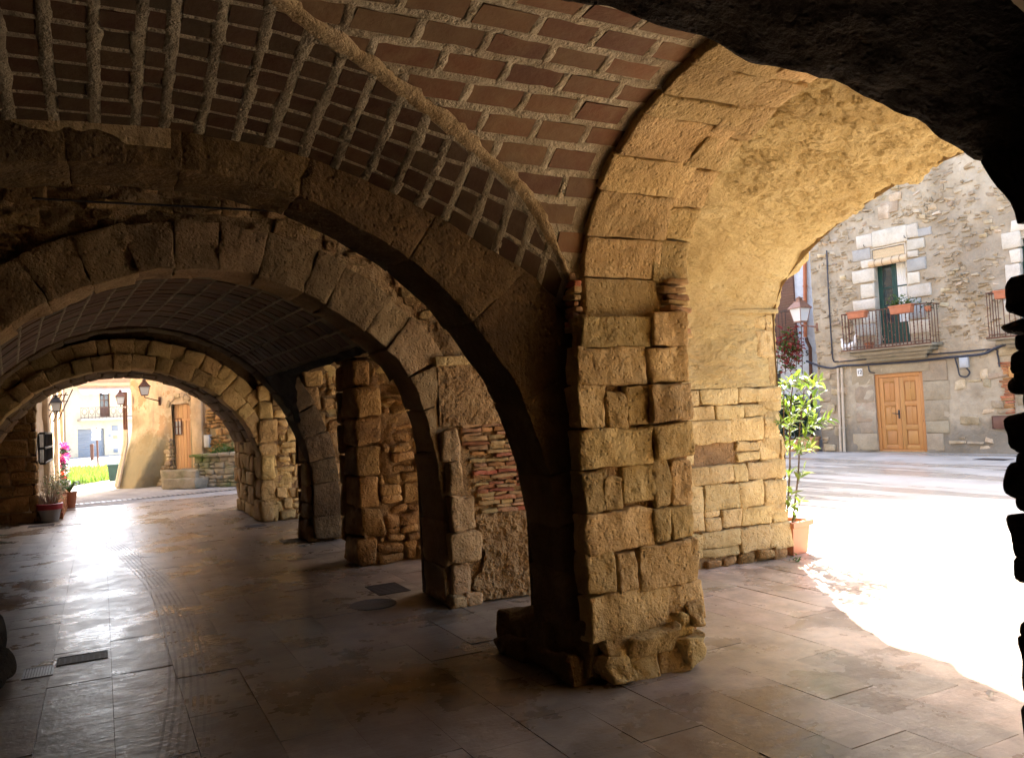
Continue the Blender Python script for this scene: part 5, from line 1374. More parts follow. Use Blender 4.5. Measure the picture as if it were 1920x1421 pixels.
obj('body', HF.box(u0, u1, 0.05, 0.16, z0, z1, 0.012), M['zinc'], t); obj('lid', HF.box(u0 + 0.02, u1 - 0.02, 0.16, 0.17, z0 + 0.03, z1 - 0.05, 0.004), M['zinc'], t)
u0, u1, z0, z1 = R4(1862, 781, 1892, 804, 0.05)
t = thing('wall_plaque', 'square rust-brown metal hatch low on the stone facade', 'hatch', tuple(HF.pt((u0 + u1) / 2, 0.05, z0)))
obj('plate', HF.box(u0, u1, 0.02, 0.055, z0, z1, 0.006), M['brown_wood'], t); obj('frame', cat_vf([HF.box(u0 - 0.02, u0, 0.02, 0.06, z0, z1), HF.box(u1, u1 + 0.02, 0.02, 0.06, z0, z1), HF.box(u0 - 0.02, u1 + 0.02, 0.02, 0.06, z1, z1 + 0.02)]), M['rust'], t, 0)
u, z = HF.hit(1900, 697, 0.08)
tag(obj('yellow_box', HF.box(u - 0.08, u + 0.12, 0.02, 0.14, z - 0.13, z + 0.13, 0.01), M['door']), 'small yellow box on the facade, half hidden by the black jamb', 'box')
g = gr(1862, 861)
tag(obj('drain_cover', rbox(g[0] - 0.2, g[0] + 0.2, g[1] - 0.35, g[1] + 0.35, -0.02, 0.004, 0.004), M['iron']), 'dark drain cover on the shaded plaza before the stone house', 'drain cover')

# lantern builder: four tapering glass sides in a metal cage
def lantern(label, c, w, h, arm_to, metal, group=None):
    c = np.array(c, float); root = thing('wall_lantern', label, 'lantern', tuple(c), group)
    obj('glass', lathe([(w * 0.30, 0), (w * 0.46, h * 0.50)], c, sq=True), M['milk'], root, 0)
    fr = []
    for k in range(4):
        t = 2 * math.pi * (k + 0.5) / 4; d = np.array([math.cos(t), math.sin(t), 0]) * math.sqrt(2)
        fr.append(tube([c + d * w * 0.31, c + d * w * 0.47 + np.array([0, 0, h * 0.5])], w * 0.025, 5))
    obj('cage', cat_vf(fr + [lathe([(w * 0.33, -0.03 * h), (w * 0.33, 0.01)], c, sq=True)]), metal, root, 0)
    obj('hood', lathe([(w * 0.56, h * 0.5), (w * 0.56, h * 0.53), (w * 0.26, h * 0.76), (w * 0.26, h * 0.80), (w * 0.16, h * 0.82), (w * 0.15, h * 0.90), (w * 0.20, h * 0.91), (w * 0.05, h * 0.97), (w * 0.01, h)], c, sq=True), metal, root, 0)
    a = np.array(arm_to, float)
    obj('arm', tube([c + np.array([0, 0, -0.03 * h]), c + np.array([0, 0, -0.12 * h]), c * 0.75 + a * 0.25 + np.array([0, 0, -0.10 * h]), a], [w * 0.04, w * 0.05, w * 0.05, w * 0.07], 6), metal, root)
    obj('mount', block(a - 0.03 - np.array([0, 0, 0.09]), a + 0.03 + np.array([0, 0, 0.09]), None, (3, 3, 3), 0.008), metal, root)
u, z = HF.hit(1501, 603, 0.35); u2, z2 = HF.hit(1532, 612, 0.02)
lantern('copper-brown street lantern bracketed from the corner of the stone house', HF.pt(u, 0.35, z), 0.43, 0.74, HF.pt(u2, 0.02, z2 - 0.02), M['copper'])

# ------------------------------------------------------------------ pale blue house beyond the corner
def blue_house():
    root = thing('blue_house', 'pale blue limewashed house left of the stone house, with a brown slatted gallery', 'house', tuple(HF.pt(UL - 4, -3, 0)))
    O = -0.45
    obj('wall', HF.box(UL - 14, UL - 0.02, -6, O, 0, 14.6), M['bluewall'], root, 0)
    def rc(x0, y0, x1, y1, o): return HF.rect(x0, y0, x1, y1, o)
    u0, u1, z0, z1 = rc(1440, 548, 1494, 650, O)
    g = obj('gallery', HF.box(u0 - 1.5, u1, O, O + 0.05, z0, z1 + 1.2), M['brown_wood'], root, 0)
    z = z0
    while z < z1 + 1.1:
        obj('slat', HF.box(u0 - 1.5, u1, O + 0.05, O + 0.085, z, z + 0.055), M['brown_wood'], g, 0); z += 0.08
    b = obj('balcony_rail', cat_vf([HF.box(u0 - 1.5, u1 + 0.05, O + 0.5, O + 0.53, z0 + 1.0, z0 + 1.03), HF.box(u0 - 1.5, u1 + 0.05, O + 0.5, O + 0.53, z0 + 0.06, z0 + 0.09)] + [tube([HF.pt(u, O + 0.515, z0), HF.pt(u, O + 0.515, z0 + 1.0)], 0.011, 5) for u in np.arange(u0 - 1.4, u1 + 0.05, 0.12)]), M['iron'], root, 0)
    obj('balcony_slab', HF.box(u0 - 1.5, u1 + 0.1, O, O + 0.58, z0 - 0.1, z0, 0.01), M['quoin'], root)
    u0, u1, z0, z1 = rc(1450, 700, 1468, 842, O); obj('doorway', HF.box(u0 - 0.3, u1, O - 0.02, O + 0.02, 0, z1), M['dark_room'], root, 0)
    u0, u1, z0, z1 = rc(1502, 709, 1521, 722, O); obj('shop_hood', HF.box(u0, u1, O, O + 0.35, z0, z1, 0.01), M['brown_wood'], root)
    u, z = HF.hit(1510, 663, O); wall_text(HF, '5', 0.22, u + 0.06, O + 0.006, z, M['black'], root)
    for lab, x0, x1, ya, yb, mat, r in (('terracotta-red drainpipe high on the pale blue house', 1509, 1510, 470, 632, 'terracotta', 0.055), ('brown lower drainpipe bending down the pale blue house', 1519, 1524, 652, 838, 'rust', 0.05)):
        p = [(x0 + (x1 - x0) * s, ya + (yb - ya) * s) for s in np.linspace(0, 1, 6)]
        P = []
        for x, y in p:
            u, z = HF.hit(x, y, O + 0.08); P.append(HF.pt(u, O + 0.08, max(z, 0)))
        if mat == 'rust':
            u, z = HF.hit(1512, 640, O + 0.08); P = [HF.pt(u, O + 0.08, z + 0.1), HF.pt(u + 0.02, O + 0.08, z)] + P
        t = thing('drainpipe', lab, 'pipe', tuple(P[-1])); obj('pipe', tube(P, r, 8), M[mat], t)
        for k in (-2, -4): obj('collar', tube([P[k], P[k] - np.array([0, 0, 0.06])], r * 1.25, 8), M[mat], t)
    # creeper
    t = None
    pts, pr = [], []
    for k in range(520):
        x, y = rnd.gauss(1481, 13), rnd.gauss(657, 22)
        if not (1440 < x < 1507 and 612 < y < 706): continue
        o = O + 0.58 + rnd.uniform(0, 0.2); u, z = HF.hit(x, y, o); (pr if rnd.random() < 0.62 else pts).append(HF.pt(u, o, z))
    t = thing('creeper', 'red and green creeper trailing from the brown gallery of the blue house', 'climbing plant', tuple(pr[0]))
    obj('red_foliage', leaf_cloud(pr, 0.13, 0.10, seed=3), M['leaf_red'], t, 180, kind='stuff')
    obj('green_foliage', leaf_cloud(pts, 0.12, 0.09, seed=4), M['leaf_mid'], t, 180, kind='stuff')
    for k in range(6):
        x = 1460 + k * 8; P = []
        for y in (612, 640, 665, 690 + rnd.uniform(-10, 14)):
            u, z = HF.hit(x + rnd.uniform(-5, 5), y, O + 0.62); P.append(HF.pt(u, O + 0.62, z))
        obj('stem', tube(P, 0.012, 5), M['bark'], t)
    # planters
    for lab, x0, x1, y0, y1 in (('pale terracotta planter partly hidden behind the potted shrub', 1458, 1496, 820, 842), ('square terracotta planter by the drainpipe of the blue house', 1498, 1525, 815, 842)):
        u0, u1, z0, z1 = HF.rect(x0, y0, x1, y1, 0.2)
        z1 -= z0; d = (u1 - u0) * 0.7
        t = thing('planter', lab, 'planter', tuple(HF.pt((u0 + u1) / 2, 0.2, 0)), 'terracotta planters before the blue house')
        v, f = block((u0, 0.2 - d, 0), (u1, 0.2, z1), None, (3, 3, 4), 0.015); c = np.array([(u0 + u1) / 2, 0.2 - d / 2]); k = (0.85 + 0.15 * v[:, 2] / z1)[:, None]
        v[:, :2] = c + (v[:, :2] - c) * k; obj('body', (HF.fn(v), f), M['terracotta_pale'], t)
        obj('rim', HF.box(u0 - 0.02, u1 + 0.02, 0.2 - d - 0.02, 0.22, z1 - 0.06, z1 + 0.004, 0.01), M['terracotta_pale'], t)
        obj('soil', HF.box(u0 + 0.03, u1 - 0.03, 0.2 - d + 0.03, 0.17, z1 + 0.004, z1 + 0.014), M['soil'], t, 0)
    u0, z = HF.hit(1472, 790, 0.0)
    t = thing('bush', 'dark glossy bush in the planters behind the potted shrub', 'bush', tuple(HF.pt(u0, 0.0, 0.4)))
    P = []
    for k in range(700):
        x, y = rnd.uniform(1448, 1528), rnd.uniform(742, 822); o = 0.0 + rnd.uniform(-0.3, 0.25)
        if ((x - 1486) / 42) ** 2 + ((y - 785) / 40) ** 2 > 1.0 + rnd.uniform(-0.2, 0.1): continue
        u, z = HF.hit(x, y, o); P.append(HF.pt(u, o, z))
    obj('foliage', leaf_cloud(P, 0.22, 0.10, seed=8), M['leaf_dark'], t, 180, kind='stuff')
    for k in range(4):
        u, z = HF.hit(1474 + k * 9, 800, 0.0); obj('stem', tube([HF.pt(u, 0.05, 0.3), HF.pt(u + rnd.uniform(-.1, .1), 0.0, z + 0.3)], 0.02, 5), M['bark'], t)
blue_house()

# ------------------------------------------------------------------ potted laurel at the jamb
def shrub():
    c = np.array([6.275, 6.13, 0.0])
    t = thing('plant_pot', 'square orange terracotta pot against the outer jamb of the passage', 'plant pot', tuple(c))
    a = math.radians(12)
    v, f = lathe([(0.125, 0.0), (0.13, 0.01), (0.155, 0.27), (0.160, 0.275), (0.185, 0.285), (0.19, 0.335), (0.17, 0.345), (0.158, 0.335), (0.155, 0.30)], (0, 0, 0), sq=True)
    obj('body', rotz((v + c, f), c, a), M['terracotta_pot'], t, 30)
    obj('soil', rotz((np.array([(-.153, -.153, .305), (.153, -.153, .305), (.153, .153, .305), (-.153, .153, .305)]) + c, [(0, 1, 2, 3)]), c, a), M['soil'], t, 0)
    s = thing('potted_shrub', 'tall leggy laurel shrub with glossy yellow-green leaves growing in the terracotta pot', 'shrub', tuple(c + np.array([0, 0, 0.3])))
    me = [leaf_mesh('laurel%d' % k, L, W, M['leaf'], 0.22, b) for k, (L, W, b) in enumerate(((0.125, 0.05, 0.12), (0.10, 0.044, 0.3), (0.138, 0.052, 0.05)))]
    rs = random.Random(3); n = 0
    tips = [(1466, 722), (1480, 712), (1497, 726), (1516, 708), (1528, 722), (1540, 715), (1537, 740), (1528, 765), (1546, 790), (1556, 787), (1520, 800), (1505, 760), (1490, 750), (1472, 760), (1466, 790), (1478, 800), (1494, 790), (1510, 820), (1482, 835), (1500, 842), (1470, 835), (1515, 775), (1500, 705), (1488, 775), (1462, 745), (1524, 838)]
    low = [(1478, 890), (1500, 895), (1508, 882), (1488, 925), (1502, 940), (1482, 950), (1470, 915), (1495, 965)]
    stems = []
    for k, (bx, by, top) in enumerate(((-0.03, 0.0, (1470, 720)), (0.02, 0.03, (1488, 705)), (0.05, -0.02, (1508, 730)), (-0.06, 0.04, (1462, 780)))):
        b = c + np.array([bx, by, 0.3]); T = on_y(*top, 6.1 + rs.uniform(-0.08, 0.08))
        P = Profile3([b, b * 0.62 + T * 0.38 + np.array([rs.uniform(-.03, .03), 0, 0]), b * 0.3 + T * 0.7 + np.array([rs.uniform(-.03, .03), 0, 0]), T], 8)
        obj('stem', tube(P, np.linspace(0.011, 0.005, len(P)), 6), M['bark'], s); stems.append(P)
    allp = np.concatenate(stems)
    def twig(px, yy, cnt, spread):
        nonlocal n
        T = on_y(*px, yy); d = np.linalg.norm(allp - T, axis=1) + np.maximum(0, allp[:, 2] - T[2] + 0.05) * 4; B = allp[np.argmin(d)]
        P = Profile3([B, (B + T) / 2 + np.array([0, 0, -0.02]), T], 5); obj('twig', tube(P, np.linspace(0.004, 0.002, len(P)), 5), M['bark'], s)
        ax = Vector(T - B).normalized()
        for k in range(cnt):
            w = 0.35 + 0.65 * k / max(1, cnt - 1); p = B * (1 - w) + T * w
            ang = k * 2.4 + rs.uniform(-.4, .4); side = ax.orthogonal().normalized(); side.rotate(Matrix.Rotation(ang, 3, ax))
            dd = ax * (0.35 + 0.5 * w) + side * spread + Vector((0, 0, 0.22 + rs.uniform(-.25, .2)))
            inst('leaf', rs.choice(me), leaf_matrix(p, dd, rs.uniform(-.6, .6), rs.uniform(0.8, 1.15)), s); n += 1
    for q in tips: twig(q, 6.08 + rs.uniform(-0.28, 0.22), 9, 0.9)
    for q in low: twig(q, 6.08 + rs.uniform(-0.12, 0.12), 4, 0.9)
    w = thing('weed', 'little green weed sprouting at the foot of the terracotta pot', 'weed', tuple(gr(1493, 1052)))
    obj('foliage', leaf_cloud([gr(1493, 1052) + np.array([rs.gauss(0, .03), rs.gauss(0, .03), abs(rs.gauss(0.01, .03))]) for _ in range(30)], 0.035, 0.018, seed=2), M['leaf_mid'], w, 180, kind='stuff')
shrub()

# ================================================================== the street beyond the far arch
# left house, running away from the arcade end
def left_house():
    X = -1.08; fr = Fr((X, 17.06), 0.0)
    root = thing('corner_house', 'pale ochre house along the left side of the far street', 'house', (X - 2, 22, 0))
    obj('wall', holed_wall(fr, 0.0, 10.4, 0, 8.0, 0.12, [], lambda P, q: 0.03 * fbm(P, 2.0, 4, 7)), M['leftwall'], root, 180)
    obj('body', box(X - 5, X - 0.08, 17.06, 27.4, 0, 8.0), M['leftwall'], root, 0)
    for y in (19.4, 23.5, 26.8): obj('pilaster', rbox(X - 0.05, X + 0.09, y, y + 0.45, 0, 7.8, 0.02), M['leftwall'], root)
    obj('base_stone', block((X - 0.1, 17.1, 0), (X + 0.1, 18.0, 0.5), None, (4, 6, 4), 0.04, 0.03, 4), M['leftwall'], root)
    # black window cage
    a, b = on_x(80, 840, X + 0.1), on_x(95, 840, X + 0.1); zt, zb = on_x(86, 812, X + 0.1)[2], on_x(86, 866, X + 0.1)[2]
    t = thing('window_cage', 'black iron window cage projecting from the pale ochre house', 'window cage', (X, (a[1] + b[1]) / 2, zb))
    obj('back', box(X + 0.03, X + 0.05, a[1], b[1], zb, zt), M['black'], t, 0)
    for k in range(7):
        y = a[1] + (b[1] - a[1]) * k / 6; obj('bar', tube([(X + 0.13, y, zb), (X + 0.13, y, zt)], 0.014, 5), M['black'], t)
    for z in (zb, (zb + zt) / 2, zt): obj('band', cat_vf([rbox(X + 0.05, X + 0.145, a[1] - .02, a[1] + .02, z - .02, z + .02), rbox(X + 0.05, X + 0.145, b[1] - .02, b[1] + .02, z - .02, z + .02), rbox(X + 0.115, X + 0.145, a[1], b[1], z - .02, z + .02)]), M['black'], t)
    # slanting iron rods of a clothes bracket
    t = thing('iron_bracket', 'rack of four slanting iron rods high on the pale ochre house', 'bracket', tuple(on_x(100, 765, X + .2)))
    for (x0, y0, x1, y1) in ((100, 742, 77, 792), (116, 738, 86, 792), (124, 736, 100, 790), (136, 730, 109, 788)):
        Y = 21.0; obj('rod', tube([on_y(x0, y0, Y + 0.6), on_y(x1, y1, Y)], 0.014, 5), M['rust'], t)
    for y in (742, 754): obj('cross_rod', tube([on_y(99, y, 21.55), on_y(128, y - 2, 21.6)], 0.012, 5), M['rust'], t)
    lantern('white-glass lantern with a black hood under the left curve of the far arch', on_y(106, 771, 20.3), 0.21, 0.38, on_x(86, 765, X + .05), M['black'])
    # magenta flowers in a hanging column
    c0 = on_y(121, 868, 25.5)
    t = thing('flower_column', 'column of magenta and red flowers against the pale ochre house', 'flowers', (c0[0], c0[1], 0))
    P1_, P2_, P3_ = [], [], []
    for k in range(420):
        x, y = rnd.gauss(119, 3.4), rnd.uniform(832, 906); p = on_y(x, y, 25.5 + rnd.uniform(-.3, .3))
        if x < 113.5: continue
        cl = math.sin(y * 0.25) + rnd.gauss(0, .5)
        (P1_ if (cl > -0.2 and y < 880) else P3_ if y > 885 and rnd.random() < .5 else P2_).append(p)
    obj('magenta_flowers', leaf_cloud(P1_, 0.11, 0.11, seed=1), M['petal'], t, 180, kind='stuff'); obj('green_leaves', leaf_cloud(P2_, 0.10, 0.07, seed=2), M['leaf_dark'], t, 180, kind='stuff')
    obj('red_flowers', leaf_cloud(P3_, 0.10, 0.10, seed=6), M['petal_red'], t, 180, kind='stuff')
    b = on_y(120, 906, 25.5); obj('pot', lathe([(0.12, 0), (0.17, max(b[2], 0.3))], (b[0], 25.5, 0), 12), M['potgrey'], t)
left_house()

def pots():
    g = gr(94, 978); c = np.array([g[0], g[1], 0]); r = 0.20
    t = thing('flower_pot', 'round grey pot with a red rim at the end of the arcade', 'flower pot', tuple(c))
    obj('body', lathe([(r * .68, 0), (r * .70, .01), (r * .93, .22), (r * .93, .23)], c, 24), M['potgrey'], t, 60)
    obj('rim', lathe([(r * .93, .225), (r * 1.04, .23), (r * 1.08, .33), (r * .98, .335), (r * .94, .29)], c, 24), M['red'], t, 60)
    obj('soil', lathe([(r * .93, .29), (r * .9, .30)], c, 16), M['soil'], t)
    s = thing('dry_plant', 'thin dry stalks standing in the red-rimmed pot', 'plant', tuple(c + np.array([0, 0, .3])))
    st = []
    for k in range(60):
        a = rnd.uniform(0, 6.28); q = rnd.uniform(0, .12); b = c + np.array([math.cos(a) * q, math.sin(a) * q, .3]); h = rnd.uniform(.12, .5); e = b + np.array([math.cos(a) * rnd.uniform(.02, .2), math.sin(a) * rnd.uniform(.02, .2), h])
        st.append(tube([b, (b + e) / 2 + np.array([0, 0, .05]), e], [.004, .003, .002], 4))
    obj('stalks', cat_vf(st), M['straw'], s, 180, kind='stuff')
    # brick planter
    a, b = gr(118, 972), gr(132, 938)
    t = thing('brick_planter', 'low red brick planter along the pale ochre house, behind the red-rimmed pot', 'planter', (-0.9, (a[1] + b[1]) / 2, 0))
    obj('core', box(-1.05, a[0] - .06, a[1], b[1], 0, .30), M['soil'], t, 0)
    for k in range(5):
        y = a[1] - .05
        while y < b[1]:
            obj('brick', rbox(a[0] - .10, a[0] + rnd.uniform(-.004, .006), y, y + .22, k * .065, k * .065 + .056, .006), M['brick'], t); y += .232
        for x in np.arange(-1.05, a[0] - .1, .232): obj('brick', rbox(x, min(x + .22, a[0] - .1), a[1] - .06, a[1] + .04, k * .065, k * .065 + .056, .006), M['brick'], t)
    P = [np.array([rnd.uniform(-1.05, a[0]), rnd.uniform(a[1], b[1]), .3 + abs(rnd.gauss(.12, .14))]) for _ in range(420)]
    s = thing('planter_shrub', 'wispy grey-green shrub growing from the brick planter', 'shrub', (-.95, (a[1] + b[1]) / 2, .3))
    obj('foliage', leaf_cloud(P, .10, .022, seed=12), M['straw'], s, 180, kind='stuff'); obj('green_foliage', leaf_cloud([p + np.array([0, .3, .05]) for p in P[:200]], .10, .03, seed=13), M['leaf_mid'], s, 180, kind='stuff')
    g = gr(131, 952); c = np.array([g[0], g[1], 0])
    t = thing('flower_pot', 'red pot with arching green leaves at the end of the brick planter', 'flower pot', tuple(c))
    obj('body', lathe([(.10, 0), (.14, .28), (.15, .34), (.14, .33)], c, 16), M['terracotta'], t, 60)
    for k in range(26):
        a = rnd.uniform(0, 6.28); l = rnd.uniform(.25, .5); d = np.array([math.cos(a), math.sin(a), 0]); P = [c + np.array([0, 0, .33]) + d * l * s_ + np.array([0, 0, .55 * l * math.sin(s_ * 2.4)]) for s_ in np.linspace(0, 1, 6)]
        sd = np.array([-d[1], d[0], 0]) * .014; V = []
        for p in P: V += [p - sd, p + sd]
        obj('leaf', (np.array(V), [(2 * i, 2 * i + 1, 2 * i + 3, 2 * i + 2) for i in range(5)]), M['leaf_mid'], t, 180)
pots()

# yellow house closing the street
YF = Fr(gr(147, 857), math.atan2(-0.96, 0.28))
def yellow_house():
    root = thing('yellow_house', 'cream-yellow house with a grey garage shutter closing the far street', 'house', tuple(YF.pt(1, -4, 0)))
    rc = YF.rect
    G = rc(146, 804, 196, 857); G = (G[0], G[1], 0.0, G[3]); D = rc(187, 736, 206, 781); zr = YF.hit(190, 724)[1]
    obj('wall', holed_wall(YF, -1.0, 9, 0, zr, 0.4, [G, D], lambda P, q: 0 * q[:, 0]), M['yellow'], root, 0)
    obj('back', YF.box(-1.0, 9, -8, -0.5, 0, zr), M['dark_room'], root, 0)
    reveal(YF, G, .25, M['yellow'], root, 'garage_reveal', False); reveal(YF, D, .2, M['yellow'], root, 'door_reveal')
    gs = obj('garage_shutter', YF.box(G[0], G[1], -.2, -.16, 0, G[3]), M['shutter_grey'], root, 0)
    z = .0
    while z < G[3] - .1: obj('slat', YF.box(G[0], G[1], -.16, -.135, z + .02, z + .13, .02), M['shutter_grey'], gs); z += .15
    dl = obj('balcony_door', YF.box(D[0], D[1], -.2, -.15, D[2], D[3]), M['brown_wood'], root, 0)
    um = (D[0] + D[1]) / 2
    for (p, q) in ((D[0] + .08, um - .04), (um + .04, D[1] - .08)):
        for (za, zb) in ((.42, .66), (.7, .94)): obj('pane', YF.box(p, q, -.15, -.14, D[2] + (D[3] - D[2]) * za, D[2] + (D[3] - D[2]) * zb), M['pane'], dl, 0)
        obj('panel', YF.box(p, q, -.15, -.13, D[2] + .12, D[2] + (D[3] - D[2]) * .36, .02), M['brown_wood'], dl)
    u0, u1, zb, zt = rc(151, 763, 228, 784, .8)
    bl = obj('balcony_slab', YF.box(u0, u1 + 3, 0, .85, zb - .14, zb, .02), M['quoin'], root)
    obj('handrail', YF.box(u0, u1 + 3, .78, .82, zt - .03, zt), M['rust'], bl, 0)
    obj('bottom_rail', YF.box(u0, u1 + 3, .78, .82, zb + .06, zb + .09), M['rust'], bl, 0)
    n = 0; u = u0 + .02
    while u < u1 + .4:
        obj('baluster', tube([YF.pt(u, .8, zb), YF.pt(u, .8, zt)], .014, 5), M['rust'], bl)
        c = YF.pt(u + .22, .8, (zb + zt) / 2 + .08)
        obj('scroll', tube([c + YF.u * .15 * math.cos(t) + np.array([0, 0, .2 * math.sin(t)]) for t in np.linspace(0, 6.28, 15)], .014, 5), M['rust'], bl)
        obj('baluster', tube([YF.pt(u + .22, .8, zb), YF.pt(u + .22, .8, zb + .2)], .012, 5), M['rust'], bl); u += .44
    zw = YF.hit(190, 733, 1.0)[1]
    obj('roof', cat_vf([YF.box(-1.6, 10, -9, .7, zr, zr + .18), YF.box(-1.6, 10, -9, -.5, zr + .18, zr + 1.6)]), M['terracotta_pale'], root, 0)
    aw = grid(lambda p: YF.fn(np.stack([u0 + p[:, 0] * (u1 - u0 + 1), .15 + .9 * p[:, 1], zr - .05 - .45 * p[:, 1] - .10 * p[:, 1] * np.abs(np.sin(p[:, 0] * 19))], 1)), 60, 6)
    tag(obj('awning', aw, M['white'], None, 180), 'white scalloped awning over the balcony of the yellow house', 'awning')
    for nm, (x0, y0, x1, y1), mat in (('vent', (209, 797, 221, 807), 'shutter_grey'), ('meter_door', (212, 816, 220, 822), 'bamboo'), ('lower_vent', (213, 841, 221, 848), 'shutter_grey'), ('plaque', (203, 814, 208, 819), 'zinc')):
        r = rc(x0, y0, x1, y1); obj(nm, YF.box(r[0], r[1], -.02, .03, r[2], r[3], .01), M[mat], root)
    gw = thing('grey_house', 'narrow grey house beside the yellow one, behind the flower column', 'house', tuple(YF.pt(-3, -3, 0)))
    obj('wall', YF.box(-7, -1.02, -6, 1.2, 0, 9), M['street'], gw, 0)
    obj('corner_strip', YF.box(-1.45, -1.03, 1.2, 1.3, 0, 9), M['upper'], gw, 0)
    obj('drainpipe', tube([YF.pt(-1.2, 1.4, 0), YF.pt(-1.2, 1.4, 9)], .07, 8), M['rust'], gw)
yellow_house()

def street_things():
    b = gr(184, 872); h = (872 - 806) * 1.0
    P = lambda px, py: on_y(px, py, b[1])
    t = thing('signpost', 'direction signpost with five stacked white boards in front of the garage', 'signpost', tuple(b))
    top = P(181, 802)
    obj('pole', tube([b, (b[0] * .5 + top[0] * .5, b[1], top[2] * .5), (top[0], b[1], top[2])], .045, 8), M['rust'], t)
    for k in range(5):
        y = 804 + k * 4.4; a, c = P(171.5 + (k % 2), y), P(189 - (k % 2), y); z0 = P(180, y + 3.6)[2]
        s = obj('sign_board', rbox(a[0], c[0], b[1] - .10, b[1] - .06, z0, a[2], .01), M['white'], t)
        m = (z0 + a[2]) / 2; q = [box(a[0] + .08 + j * .11, a[0] + .08 + j * .11 + .085, b[1] - .104, b[1] - .1005, m - .025, m + .025) for j in range(int((c[0] - a[0] - .15) / .11))]
        obj('print', cat_vf(q), M['zinc'], s, 0)
    b2 = gr(173, 863)
    tag(obj('bollard', lathe([(.09, 0), (.09, .82), (.1, .83), (.1, .88), (.07, .93)], b2, 12), M['rust']), 'reddish-brown bollard beside the signpost', 'bollard')
    g = gr(214, 906); c = g + np.array([0, .4, 0])
    t = thing('wheelie_bin', 'dark green refuse bin beside the flaking buttressed house', 'bin', tuple(c))
    obj('body', lathe([(.12, .05), (.16, .52)], c, sq=True), M['bin'], t, 0); obj('lid', lathe([(.18, .52), (.18, .55), (.15, .58)], c, sq=True), M['bin'], t, 0)
    # grass verge
    pts = []; rs = random.Random(5)
    while len(pts) < 9000:
        x, y = rs.uniform(-3.2, 1.6), rs.uniform(27.5, 39)
        e = 27.9 + 1.2 * (x + 3) * 0.25 + 0.5 * math.sin(x * 2.2)
        if y < e or y > 38 + 0.6 * math.sin(x * 3): continue
        pts.append((x, y, 0.05 + 0.12 * abs(math.sin(x * 2.1) * math.cos(y * 0.8))))
    V, Fc = [], []
    for i, (x, y, z) in enumerate(pts):
        a = rs.uniform(0, 6.28); w = .03; h = rs.uniform(.08, .26); dx, dy = math.cos(a) * w, math.sin(a) * w; lx, ly = rs.gauss(0, .07), rs.gauss(0, .07)
        V += [(x - dx, y - dy, 0), (x + dx, y + dy, 0), (x + lx, y + ly, z + h)]; Fc.append((3 * i, 3 * i + 1, 3 * i + 2))
    go = obj('grass', (np.array(V), Fc), M['grass'], None, 0, kind='stuff')
    vg = grid(lambda p: np.stack([-3.3 + p[:, 0] * 5.0, 28.2 + p[:, 1] * 9.8, 0.012 + 0.05 * np.sin(p[:, 0] * 3.14) * np.sin(p[:, 1] * 3.14)], 1), 16, 24)
    o = obj('verge', vg, M['moss'], None, 180); o['kind'] = 'structure'
street_things()

